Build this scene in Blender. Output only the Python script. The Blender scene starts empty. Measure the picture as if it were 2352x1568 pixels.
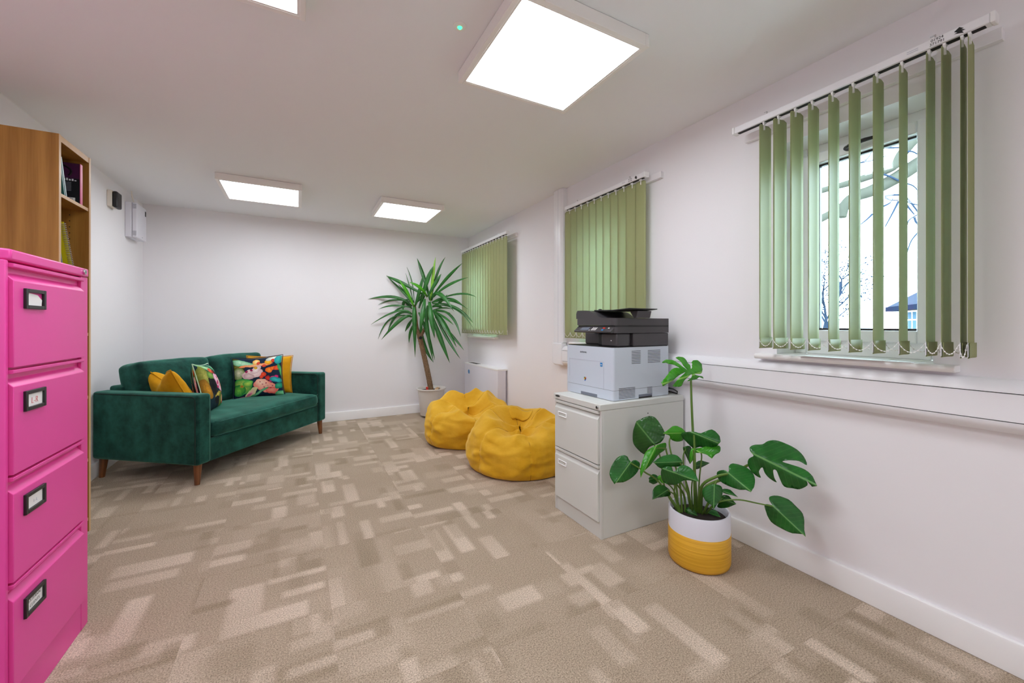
import bpy, bmesh, math, random
import numpy as np
from math import sin, cos, pi, radians as R_
from mathutils import Vector as V, Matrix, noise
from mathutils.geometry import delaunay_2d_cdt
Vector2 = V

scene = bpy.context.scene
COL = scene.collection

# ------------------------------------------------------------ camera, sky, exposure
cam_data = bpy.data.cameras.new('camera')
cam = bpy.data.objects.new('camera', cam_data)
COL.objects.link(cam)
cam.location = (0.0, 0.0, 1.12)
cam.rotation_euler = (R_(90), 0, -0.487986)
cam_data.sensor_width = 36.0
cam_data.lens = 36.0 * 927.7 / 2352.0
cam_data.shift_y = -38.5 / 2352.0
cam_data.clip_start = 0.02
cam_data.clip_end = 300
scene.camera = cam

PANEL_POWER = 15.8          # the ceiling panels' light
SKY_STRENGTH = 16.0         # overcast daylight
world = bpy.data.worlds.new('overcast_sky')
scene.world = world
world.use_nodes = True
wn = world.node_tree.nodes
wn['Background'].inputs[0].default_value = (0.68, 0.87, 1.0, 1)
wn['Background'].inputs[1].default_value = SKY_STRENGTH

scene.view_settings.view_transform = 'Standard'
scene.view_settings.look = 'None'
scene.view_settings.gamma = 1.0
scene.view_settings.use_curve_mapping = False
scene.view_settings.exposure = 0.0
scene.cycles.max_bounces = 14
scene.cycles.diffuse_bounces = 8
scene.cycles.transparent_max_bounces = 16
scene.cycles.sample_clamp_indirect = 6.0

# ------------------------------------------------------------ materials
def lin(h):
    h = h.lstrip('#')
    o = []
    for i in (0, 2, 4):
        c = int(h[i:i+2], 16) / 255
        o.append(c / 12.92 if c <= 0.04045 else ((c + 0.055) / 1.055) ** 2.4)
    return (*o, 1)

class NT:
    def __init__(s, name):
        s.m = bpy.data.materials.new(name)
        s.m.use_nodes = True
        s.t = s.m.node_tree
        s.b = s.t.nodes['Principled BSDF']
        s.out = s.t.nodes['Material Output']
    def n(s, typ, **kw):
        nd = s.t.nodes.new(typ)
        for k, v in kw.items():
            if k.startswith('i_'):
                key = k[2:]
                key = int(key) if key.isdigit() else key.replace('_', ' ')
                nd.inputs[key].default_value = v
            else:
                setattr(nd, k, v)
        return nd
    def l(s, a, b):
        s.t.links.new(a, b)
    def coord(s, kind='Object', scale=(1, 1, 1), rot=(0, 0, 0), loc=(0, 0, 0)):
        c = s.n('ShaderNodeTexCoord')
        mp = s.n('ShaderNodeMapping')
        mp.inputs['Scale'].default_value = scale
        mp.inputs['Rotation'].default_value = rot
        mp.inputs['Location'].default_value = loc
        s.l(c.outputs[kind], mp.inputs[0])
        return mp.outputs[0]
    def mix(s, fac, a, b, blend='MIX'):
        mx = s.n('ShaderNodeMix', data_type='RGBA', blend_type=blend)
        for sock, val in ((mx.inputs[0], fac), (mx.inputs[6], a), (mx.inputs[7], b)):
            if isinstance(val, (int, float, tuple)):
                sock.default_value = val
            else:
                s.l(val, sock)
        return mx.outputs[2]
    def math(s, op, a, b=0.0, c=0.0, clamp=False):
        md = s.n('ShaderNodeMath', operation=op, use_clamp=clamp)
        for i, val in enumerate((a, b, c)):
            if isinstance(val, (int, float)):
                md.inputs[i].default_value = val
            else:
                s.l(val, md.inputs[i])
        return md.outputs[0]
    def noise(s, vec, scale, detail=3, rough=.5, out='Fac'):
        nz = s.n('ShaderNodeTexNoise', i_Scale=scale, i_Detail=detail, i_Roughness=rough)
        s.l(vec, nz.inputs['Vector'])
        return nz.outputs[out]
    def ramp(s, fac, stops):
        r = s.n('ShaderNodeValToRGB')
        els = r.color_ramp.elements
        while len(els) < len(stops):
            els.new(0.5)
        for e, (p, c) in zip(els, stops):
            e.position = p
            e.color = c
        s.l(fac, r.inputs[0])
        return r.outputs[0]
    def bump(s, h, strength=.2, dist=.002):
        b = s.n('ShaderNodeBump', i_Strength=strength, i_Distance=dist)
        s.l(h, b.inputs['Height'])
        s.l(b.outputs[0], s.b.inputs['Normal'])
        return b
    def color(s, c):
        if isinstance(c, tuple):
            s.b.inputs['Base Color'].default_value = c
        else:
            s.l(c, s.b.inputs['Base Color'])

def plain(name, col, rough=.5, metal=0.0, bump=0.0, bscale=200, var=0.0, spec=.5, coat=0):
    k = NT(name)
    c = lin(col)
    k.b.inputs['Roughness'].default_value = rough
    k.b.inputs['Metallic'].default_value = metal
    k.b.inputs['Specular IOR Level'].default_value = spec
    if coat:
        k.b.inputs['Coat Weight'].default_value = coat
        k.b.inputs['Coat Roughness'].default_value = .12
    if bump or var:
        v = k.coord('Object')
        if var:
            f = k.noise(v, 3.0, 4)
            d = tuple(x * (1 - var) for x in c[:3]) + (1,)
            k.color(k.mix(f, c, d))
        else:
            k.color(c)
        if bump:
            k.bump(k.noise(v, bscale, 4), bump)
    else:
        # faint procedural tone so no surface is perfectly flat
        v = k.coord('Object')
        f = k.noise(v, 6.0, 2)
        d = tuple(x * .97 for x in c[:3]) + (1,)
        k.color(k.mix(f, c, d))
    return k.m

M = {}
M['wall'] = plain('wall_paint', '#eeecef', .85, bump=.06, bscale=90)
M['ceiling'] = plain('ceiling_paint', '#eff0f2', .9, bump=.05, bscale=60)
M['trim'] = plain('white_gloss_trim', '#f1f0f0', .35)
M['upvc'] = plain('white_upvc', '#f2f5f7', .3)
M['trunking'] = plain('trunking_plastic', '#efeff3', .32)
M['lightframe'] = plain('panel_frame_white', '#f4f1ee', .4)
M['dark'] = plain('dark_gap', '#141414', .7)
M['black'] = plain('black_plastic', '#1b1a1b', .4)
M['chrome'] = plain('chrome', '#c9c9c9', .25, metal=1)
M['pink'] = plain('pink_enamel', '#e6459e', .36, bump=.05, bscale=700, var=.05)
M['greycab'] = plain('grey_enamel', '#d4d6d1', .42, bump=.05, bscale=700)
M['greyside'] = M['greycab']
M['paper'] = plain('paper', '#eceaea', .8, bump=.1, bscale=60)
M['whiteplastic'] = plain('white_plastic', '#e4e3ec', .4)
M['cream'] = plain('cream_plastic', '#e6dfd4', .45)
M['printer'] = plain('printer_grey', '#c8d1dd', .42, bump=.05, bscale=900)
M['printerblack'] = plain('printer_black', '#403d40', .42, bump=.05, bscale=900)
M['printerdark'] = plain('printer_recess', '#161517', .5)
M['screen'] = plain('display_grey', '#6f7684', .25)
M['redprint'] = plain('red_ink', '#d23c3c', .7)
M['blackprint'] = plain('black_ink', '#222222', .7)
M['faintprint'] = plain('faint_ink', '#b9bccb', .8)
M['bluesticker'] = plain('blue_sticker', '#2f83c4', .5)
M['white'] = plain('white', '#f3f3f3', .5)
M['potgrey'] = plain('pot_grey', '#dad4cd', .4)
M['soil'] = plain('soil', '#2a1f18', .95, bump=.8, bscale=60, var=.5)
M['potwhite'] = plain('pot_white_glaze', '#dfe0ea', .3)
M['red'] = plain('red_plastic', '#cf3326', .45)
M['bark'] = None

def wood(name, c1, c2, scale=(3, 3, .35), rough=.42):
    k = NT(name)
    v = k.coord('Object', scale=scale)
    n1 = k.noise(v, 4.0, 5, .6)
    w = k.n('ShaderNodeTexWave', wave_type='BANDS', bands_direction='X', i_Scale=1.6, i_Distortion=5.0, i_Detail=3.0)
    k.l(v, w.inputs[0])
    v2 = k.coord('Object', scale=(90, 90, 2.2))
    fine = k.noise(v2, 2.0, 3)
    f = k.math('ADD', k.math('MULTIPLY', n1, .55), k.math('MULTIPLY', w.outputs['Fac'], .18))
    f = k.math('ADD', f, k.math('MULTIPLY', fine, .32))
    k.color(k.ramp(f, [(.3, lin(c1)), (.75, lin(c2))]))
    k.b.inputs['Roughness'].default_value = rough
    k.bump(fine, .08, .001)
    return k.m
M['oak'] = wood('oak_veneer', '#8f5f1f', '#bb8a40')
M['oakedge'] = wood('oak_edging', '#c49a6a', '#dcb88c')
M['legwood'] = wood('walnut_leg', '#5a331a', '#8f5a33', (10, 10, 1.2), .35)

# carpet tile: loop pile with soft random oblongs, each tile laid with its own offset and turn
def carpet():
    k = NT('carpet_pile')
    tc = k.n('ShaderNodeTexCoord')
    oi = k.n('ShaderNodeObjectInfo')
    turn = k.n('ShaderNodeVectorRotate', rotation_type='Z_AXIS')
    k.l(tc.outputs['Object'], turn.inputs['Vector'])
    k.l(k.math('MULTIPLY', k.math('GREATER_THAN', k.math('FRACT', k.math('MULTIPLY', oi.outputs['Random'], 17.3)), .62), pi / 2), turn.inputs['Angle'])
    sh = k.n('ShaderNodeVectorMath', operation='SCALE')
    sh.inputs[0].default_value = (37.31, 23.77, 0)
    k.l(oi.outputs['Random'], sh.inputs['Scale'])
    ad = k.n('ShaderNodeVectorMath', operation='ADD')
    k.l(turn.outputs[0], ad.inputs[0]); k.l(sh.outputs[0], ad.inputs[1])
    wob = k.n('ShaderNodeTexNoise', i_Scale=150.0, i_Detail=2.0)
    k.l(tc.outputs['Object'], wob.inputs['Vector'])
    wsub = k.n('ShaderNodeVectorMath', operation='SUBTRACT'); wsub.inputs[1].default_value = (.5, .5, .5)
    k.l(wob.outputs['Color'], wsub.inputs[0])
    wsc = k.n('ShaderNodeVectorMath', operation='SCALE'); wsc.inputs['Scale'].default_value = .012
    k.l(wsub.outputs[0], wsc.inputs[0])
    p = k.n('ShaderNodeVectorMath', operation='ADD')
    k.l(ad.outputs[0], p.inputs[0]); k.l(wsc.outputs[0], p.inputs[1])
    sp = k.n('ShaderNodeSeparateXYZ'); k.l(p.outputs[0], sp.inputs[0])
    def oblongs(x, y, cw, ch, seed, density):
        v = k.math('DIVIDE', y, ch)
        row = k.math('FLOOR', v)
        wr = k.n('ShaderNodeTexWhiteNoise', noise_dimensions='1D')
        k.l(k.math('ADD', row, seed), wr.inputs['W'])
        u = k.math('ADD', k.math('DIVIDE', x, cw), wr.outputs['Value'])
        cell = k.math('FLOOR', u)
        cv = k.n('ShaderNodeCombineXYZ', i_2=seed)
        k.l(cell, cv.inputs[0]); k.l(row, cv.inputs[1])
        wn_ = k.n('ShaderNodeTexWhiteNoise', noise_dimensions='3D')
        k.l(cv.outputs[0], wn_.inputs['Vector'])
        rgb = k.n('ShaderNodeSeparateColor'); k.l(wn_.outputs['Color'], rgb.inputs[0])
        r1, r2, r3 = rgb.outputs[0], rgb.outputs[1], rgb.outputs[2]
        lx = k.math('ABSOLUTE', k.math('SUBTRACT', k.math('FRACT', u), .5))
        ly = k.math('ABSOLUTE', k.math('SUBTRACT', k.math('FRACT', v), .5))
        fx = k.math('FRACT', u)
        def edge(l, half, soft):
            return k.math('DIVIDE', k.math('SUBTRACT', half, l), soft, clamp=True)
        mx = edge(lx, k.math('ADD', .24, k.math('MULTIPLY', r1, .26)), .07)
        my = edge(ly, k.math('ADD', .22, k.math('MULTIPLY', r2, .28)), .16)
        on = k.math('LESS_THAN', r3, density)
        fade = k.math('ADD', .35, k.math('MULTIPLY', k.math('FRACT', k.math('MULTIPLY', r3, 91.7)), .65))
        slope = k.math('ADD', .55, k.math('MULTIPLY', fx, .75))
        return k.math('MULTIPLY', k.math('MULTIPLY', k.math('MULTIPLY', mx, my), k.math('MULTIPLY', on, fade)), slope)
    X, Y = sp.outputs[0], sp.outputs[1]
    light = k.math('MAXIMUM', oblongs(X, Y, .36, .125, 11.0, .44), oblongs(Y, X, .34, .145, 23.0, .30))
    light = k.math('MAXIMUM', light, k.math('MULTIPLY', oblongs(X, Y, .62, .26, 41.0, .38), .42))
    dark = k.math('MAXIMUM', oblongs(X, Y, .34, .13, 57.0, .30), oblongs(Y, X, .40, .16, 71.0, .22))
    pat = k.math('ADD', .42, k.math('SUBTRACT', k.math('MULTIPLY', light, .58), k.math('MULTIPLY', dark, .30)))
    pat = k.math('ADD', pat, k.math('MULTIPLY', k.math('SUBTRACT', k.noise(tc.outputs['Object'], 4.0, 2), .5), .22), clamp=True)
    col = k.ramp(pat, [(0, lin('#93826c')), (.42, lin('#ab9985')), (1.0, lin('#cfbdab'))])
    fib = k.noise(tc.outputs['Object'], 210.0, 3, .7)
    fr = k.ramp(fib, [(.30, (.40, .38, .35, 1)), (.52, (1, 1, 1, 1)), (.70, (1.45, 1.43, 1.40, 1))])
    col = k.mix(1.0, col, fr, 'MULTIPLY')
    k.color(col)
    k.b.inputs['Roughness'].default_value = .95
    k.b.inputs['Specular IOR Level'].default_value = .1
    k.b.inputs['Sheen Weight'].default_value = .12
    k.bump(fib, .5, .004)
    return k.m
M['carpet'] = carpet()

def velvet(name, dark, light, sheen=.6, tint='#ffffff', wr=.35, scale=9):
    k = NT(name)
    v = k.coord('Object')
    n1 = k.noise(v, scale, 5, .65)
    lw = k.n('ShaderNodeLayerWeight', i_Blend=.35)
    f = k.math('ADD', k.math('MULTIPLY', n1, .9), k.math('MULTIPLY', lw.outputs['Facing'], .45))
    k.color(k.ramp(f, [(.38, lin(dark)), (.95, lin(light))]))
    k.b.inputs['Roughness'].default_value = .75
    k.b.inputs['Specular IOR Level'].default_value = .2
    k.b.inputs['Sheen Weight'].default_value = sheen
    k.b.inputs['Sheen Roughness'].default_value = .35
    k.b.inputs['Sheen Tint'].default_value = lin(tint)
    fine = k.noise(v, 900, 2)
    wrk = k.noise(k.coord('Object', scale=(1, 1, 2.2)), 16, 4, .6)
    k.bump(k.math('ADD', k.math('MULTIPLY', fine, .06), k.math('MULTIPLY', wrk, wr)), .35, .012)
    return k.m
M['velvet'] = velvet('green_velvet', '#09302a', '#2b6f60', .55, '#9fe0cc', .4)
M['velvetdark'] = plain('green_piping', '#082a22', .8)
M['navypipe'] = plain('navy_piping', '#15263a', .8); M['mintpipe'] = plain('mint_piping', '#b9dcc0', .8)
M['mustard'] = velvet('mustard_velvet', '#c98a06', '#efb41c', .25, '#ffe9a8', .35, 6)
M['beanbag'] = velvet('ochre_cord_velvet', '#cf9a18', '#ecbb3e', .3, '#fff0b8', .5, 5)
M['beanseam'] = plain('ochre_seam', '#a8760f', .85)

def vane():
    k = NT('green_blind_fabric')
    v = k.coord('Object', scale=(1, 1, 1))
    f = k.noise(k.coord('Object', scale=(60, 60, 900)), 2.0, 2)
    col = k.mix(f, lin('#adaf78'), lin('#b7b984'))
    k.color(col)
    k.b.inputs['Roughness'].default_value = .5
    k.b.inputs['Specular IOR Level'].default_value = .5
    tr = k.n('ShaderNodeBsdfTranslucent')
    k.l(k.mix(.75, col, lin('#d8e6d8')), tr.inputs[0])
    mx = k.n('ShaderNodeMixShader', i_0=.40)
    k.l(k.b.outputs[0], mx.inputs[1]); k.l(tr.outputs[0], mx.inputs[2])
    k.l(mx.outputs[0], k.out.inputs[0])
    k.bump(f, .1, .001)
    return k.m
M['vane'] = vane()

def glass():
    k = NT('window_glass')
    tr = k.n('ShaderNodeBsdfTransparent'); tr.inputs[0].default_value = (.95, .98, .98, 1)
    gl = k.n('ShaderNodeBsdfGlossy', i_Roughness=.02)
    fr = k.n('ShaderNodeFresnel', i_IOR=1.35)
    mx = k.n('ShaderNodeMixShader')
    k.l(fr.outputs[0], mx.inputs[0]); k.l(tr.outputs[0], mx.inputs[1]); k.l(gl.outputs[0], mx.inputs[2])
    k.l(mx.outputs[0], k.out.inputs[0])
    return k.m
M['glass'] = glass()

def emit(name, col, s):
    k = NT(name)
    e = k.n('ShaderNodeEmission', i_Strength=s)
    e.inputs[0].default_value = col
    k.l(e.outputs[0], k.out.inputs[0])
    return k.m
M['panel'] = emit('lit_diffuser', (.945, .99, 1.045, 1), PANEL_POWER)
M['led'] = emit('green_led', (.06, 1.0, .30, 1), 3.0)

def leafmat(name, dark, light, vein, rough=.26):
    k = NT(name)
    uv = k.n('ShaderNodeUVMap')
    sp = k.n('ShaderNodeSeparateXYZ')
    k.l(uv.outputs[0], sp.inputs[0])
    s, t = sp.outputs[0], sp.outputs[1]
    at = k.math('ABSOLUTE', t)
    mid = k.math('LESS_THAN', at, .035)
    phase = k.math('SUBTRACT', k.math('MULTIPLY', s, 8.0), k.math('MULTIPLY', at, 3.0))
    lat = k.math('GREATER_THAN', k.math('SINE', k.math('MULTIPLY', phase, 6.283)), .93)
    n1 = k.noise(k.coord('Object'), 14, 3)
    col = k.ramp(n1, [(.3, lin(dark)), (.75, lin(light))])
    col = k.mix(k.math('MULTIPLY', lat, .09), col, lin(vein))
    col = k.mix(k.math('MULTIPLY', mid, .8), col, lin(vein))
    k.color(col)
    k.b.inputs['Roughness'].default_value = rough
    tr = k.n('ShaderNodeBsdfTranslucent')
    k.l(col, tr.inputs[0])
    mx = k.n('ShaderNodeMixShader', i_0=.18)
    k.l(k.b.outputs[0], mx.inputs[1]); k.l(tr.outputs[0], mx.inputs[2])
    k.l(mx.outputs[0], k.out.inputs[0])
    wv = k.math('SINE', k.math('MULTIPLY', phase, 6.283))
    k.bump(wv, .06, .003)
    return k.m
M['leaf0'] = leafmat('monstera_leaf_dark', '#1a4a14', '#28641f', '#5d9348')
M['leaf1'] = leafmat('monstera_leaf', '#1c5a1f', '#2c7a2e', '#74b060')
M['leaf2'] = leafmat('monstera_leaf_young', '#2f8a10', '#48a81c', '#9bd460')
M['stem'] = plain('green_stem', '#5c7f2a', .5, var=.3)
M['blade0'] = leafmat('yucca_leaf', '#1d5a1e', '#357f33', '#6aa85c', .4)
M['blade1'] = leafmat('yucca_leaf_fresh', '#3c9a14', '#5cba22', '#a8dc60', .4)
M['blade2'] = leafmat('yucca_leaf_heart', '#7cc22a', '#a6dc4e', '#cdea8c', .4)

def bark():
    k = NT('yucca_bark')
    v = k.coord('Object', scale=(30, 30, 60))
    n1 = k.noise(v, 2.0, 4, .7)
    w = k.n('ShaderNodeTexWave', wave_type='BANDS', bands_direction='Z', i_Scale=1.0, i_Distortion=6.0, i_Detail=2.0)
    k.l(v, w.inputs[0])
    f = k.math('ADD', k.math('MULTIPLY', n1, .6), k.math('MULTIPLY', w.outputs['Fac'], .4))
    k.color(k.ramp(f, [(.3, lin('#4a3524')), (.6, lin('#86684a')), (.8, lin('#b89a72'))]))
    k.b.inputs['Roughness'].default_value = .9
    k.bump(f, .6, .006)
    return k.m
M['bark'] = bark()

def yellowglaze():
    k = NT('yellow_brushed_glaze')
    v = k.coord('Object', scale=(1.2, 1.2, 90))
    n1 = k.noise(v, 2.0, 4, .6)
    k.color(k.ramp(n1, [(.3, lin('#c8900f')), (.7, lin('#e9b535'))]))
    k.b.inputs['Roughness'].default_value = .42
    k.bump(n1, .25, .003)
    return k.m
M['yellowglaze'] = yellowglaze()

# floral print: soft-edged petals, leaves and berries laid out on the cloth's own coordinates
def floral(name, bg, shapes):
    k = NT(name)
    uv = k.n('ShaderNodeUVMap')
    wob = k.n('ShaderNodeTexNoise', i_Scale=6.0, i_Detail=3.0)
    k.l(uv.outputs[0], wob.inputs['Vector'])
    ws = k.n('ShaderNodeVectorMath', operation='SUBTRACT'); ws.inputs[1].default_value = (.5, .5, .5)
    k.l(wob.outputs['Color'], ws.inputs[0])
    wsc = k.n('ShaderNodeVectorMath', operation='SCALE'); wsc.inputs['Scale'].default_value = .10
    k.l(ws.outputs[0], wsc.inputs[0])
    p = k.n('ShaderNodeVectorMath', operation='ADD')
    k.l(uv.outputs[0], p.inputs[0]); k.l(wsc.outputs[0], p.inputs[1])
    veins = k.n('ShaderNodeTexVoronoi', feature='DISTANCE_TO_EDGE', i_Scale=15.0)
    k.l(p.outputs[0], veins.inputs['Vector'])
    vmask = k.math('LESS_THAN', veins.outputs['Distance'], .05)
    col = lin(bg)
    first = True
    for (x, y, rx, ry, rot, c1, c2) in shapes:
        mp = k.n('ShaderNodeMapping', vector_type='TEXTURE')
        mp.inputs['Location'].default_value = (x, y, 0)
        mp.inputs['Rotation'].default_value = (0, 0, R_(rot))
        mp.inputs['Scale'].default_value = (rx, ry, 1)
        k.l(p.outputs[0], mp.inputs[0])
        ln = k.n('ShaderNodeVectorMath', operation='LENGTH')
        k.l(mp.outputs[0], ln.inputs[0])
        d = ln.outputs['Value']
        inside = k.math('LESS_THAN', d, 1.0)
        shade = k.mix(k.math('MULTIPLY', d, 1.0, clamp=True), lin(c1), lin(c2))
        if rx * ry > .012:
            shade = k.mix(k.math('MULTIPLY', vmask, .45), shade, lin(c2))
        col = k.mix(inside, col, shade)
    k.color(col)
    k.b.inputs['Roughness'].default_value = .8
    k.b.inputs['Specular IOR Level'].default_value = .2
    k.bump(k.noise(k.coord('Object'), 600, 2), .15, .002)
    return k.m
F_R = [  # x,y in 0..1 of the cloth
 (.06,.80,.16,.20,20,'#8f8a3c','#2b2a12'), (.10,.62,.14,.12,60,'#e9e3c8','#6f8a42'),
 (.17,.86,.26,.06,-8,'#c5e8c8','#6fbf8f'), (.45,.80,.34,.035,3,'#f4c08a','#e8824c'),
 (.46,.88,.06,.07,0,'#f7e6a8','#e6a53c'), (.70,.86,.07,.06,10,'#f6c52c','#d98a1c'),
 (.80,.94,.14,.05,10,'#eef2ea','#a9b3a4'), (.93,.90,.09,.13,-30,'#3cb9b4','#1b8f96'),
 (.38,.60,.22,.115,12,'#f3e2dd','#d9b3b3'), (.45,.70,.14,.07,35,'#f6ebe4','#cfa9ae'),
 (.30,.54,.10,.07,-30,'#f0dcd8','#c99a9f'), (.26,.66,.03,.03,0,'#a8265c','#7a1440'), (.35,.69,.025,.025,0,'#a8265c','#7a1440'),
 (.45,.74,.04,.035,0,'#e8c23c','#c08a20'),
 (.60,.55,.06,.05,0,'#f2512c','#c9351e'), (.55,.50,.04,.04,0,'#f2512c','#d2402a'),
 (.50,.84,.035,.035,0,'#f0523a','#c73a28'), (.62,.78,.035,.03,0,'#ee5a40','#c73a28'), (.80,.88,.04,.05,0,'#e84a30','#b83020'),
 (.72,.66,.08,.07,20,'#f79a2e','#e8641e'), (.79,.69,.06,.05,-20,'#f58a2a','#e2541c'), (.88,.68,.07,.06,30,'#f06a38','#d23c20'),
 (.68,.46,.06,.05,10,'#e23a2c','#b82420'), (.78,.44,.05,.05,0,'#e43a86','#b81f62'), (.86,.47,.035,.035,0,'#d8307c','#a81c58'), (.74,.40,.04,.03,0,'#d83c84','#b02060'),
 (.97,.60,.05,.20,18,'#6fd487','#178a4a'), (.86,.40,.16,.055,-12,'#3fc4c0','#127f86'),
 (.16,.30,.21,.20,0,'#d8e060','#159a44'), (.10,.22,.12,.14,40,'#7fcf4a','#0e7c38'), (.27,.36,.10,.08,20,'#c8e35c','#3aa84a'),
 (.15,.31,.04,.04,0,'#d8402c','#8fbf3c'),
 (.64,.25,.27,.145,-24,'#f7c9b4','#f08a78'), (.55,.34,.14,.10,-20,'#f8dcc4','#f2a890'), (.75,.14,.13,.09,-10,'#f6a08c','#e85c50'),
 (.57,.30,.014,.014,0,'#a83050','#a83050'), (.64,.33,.014,.012,0,'#a83050','#a83050'), (.68,.26,.014,.012,0,'#a83050','#a83050'),
 (.60,.22,.014,.012,0,'#a83050','#a83050'), (.72,.20,.014,.012,0,'#a83050','#a83050'), (.52,.36,.014,.012,0,'#a83050','#a83050'), (.76,.26,.014,.012,0,'#a83050','#a83050'),
 (.34,.13,.15,.065,48,'#f4b4b4','#d8e29c'), (.30,.08,.07,.035,48,'#d2407c','#f0a0b0'),
 (.50,.12,.20,.03,28,'#8fd4a0','#2f9a64'), (.92,.06,.12,.06,15,'#8fe0a8','#3aa870'), (.90,.25,.10,.07,30,'#38b08a','#147a5c'),
 (.10,.02,.14,.03,8,'#e85c78','#f4b0b8')]
F_L = [
 (.30,.92,.30,.08,-18,'#bfe6b0','#5fa86c'), (.78,.82,.26,.07,-50,'#a8e0b4','#3fa870'), (.12,.72,.14,.22,10,'#b9b45a','#6c7a2c'),
 (.42,.84,.12,.06,-10,'#f06a4a','#c83c28'), (.55,.80,.07,.05,20,'#a83a20','#5a1c12'),
 (.28,.50,.13,.22,10,'#101016','#1a1a20'), (.30,.74,.12,.08,-20,'#8fb85c','#4a7a30'), (.08,.46,.08,.20,12,'#d89a2c','#8a6420'),
 (.62,.58,.26,.16,-28,'#f3d2e0','#e29ab8'), (.50,.66,.14,.10,-20,'#f6dfe8','#e0a0c0'), (.78,.56,.12,.09,-60,'#f2d8c4','#dfb0a0'), (.66,.42,.16,.08,-20,'#f0dce4','#d8a4c0'),
 (.52,.56,.05,.04,0,'#d83878','#c02060'), (.50,.46,.05,.035,0,'#d83878','#c02060'), (.60,.66,.05,.03,20,'#d83878','#c02060'),
 (.66,.52,.14,.012,-35,'#3a4a30','#3a4a30'), (.42,.30,.20,.045,8,'#d8c860','#8f7a2c'), (.34,.20,.13,.08,0,'#14141a','#1e1e24'), (.55,.18,.10,.14,0,'#8a9a4a','#5c6c2c'),
 (.84,.30,.09,.28,10,'#f4c8a8','#ea8f80'), (.90,.34,.04,.09,10,'#d84868','#b83050'), (.82,.16,.14,.10,30,'#f6a890','#ec6c58'), (.72,.20,.12,.09,0,'#f7c0ac','#f09080'),
 (.80,.04,.20,.05,0,'#5fcf8f','#209a5c'), (.92,.02,.12,.04,20,'#8fe8c0','#3ab088'), (.95,.66,.05,.2,20,'#284858','#1a3040')]
M['floralR'] = floral('floral_print_navy', '#12263c', F_R)
M['floralL'] = floral('floral_print_botanical', '#16303a', F_L)

# outdoors
M['limb'] = plain('mossy_bark', '#4a4a42', 1.0, spec=0, bump=.8, bscale=18, var=.35)
M['twig'] = plain('twig', '#2a3444', 1.0, spec=0)
M['bounceground'] = plain('pale_bounce_ground', '#b9bcb4', 1.0, var=.3, spec=0)  # ground colour made pale to bounce daylight up onto the ceiling
M['rooftile'] = plain('roof_tile', '#353945', 1.0, var=.1, spec=0)
M['fascia'] = plain('dark_fascia', '#1c2130', 1.0, spec=0)
def brickm():
    k = NT('brick_wall')
    b = k.n('ShaderNodeTexBrick', i_Scale=1.0)
    b.inputs['Color1'].default_value = lin('#3e2d30'); b.inputs['Color2'].default_value = lin('#32252c')
    b.inputs['Mortar'].default_value = lin('#5c5658'); b.inputs['Brick Width'].default_value = .225; b.inputs['Row Height'].default_value = .09
    b.inputs['Mortar Size'].default_value = .014
    k.l(k.coord('Object', rot=(R_(90), 0, 0)), b.inputs[0])
    k.color(b.outputs[0])
    k.b.inputs['Specular IOR Level'].default_value = 0
    k.b.inputs['Roughness'].default_value = .9
    return k.m
M['brick'] = brickm()
M['housepane'] = plain('house_pane', '#445868', .6, spec=0)

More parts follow.
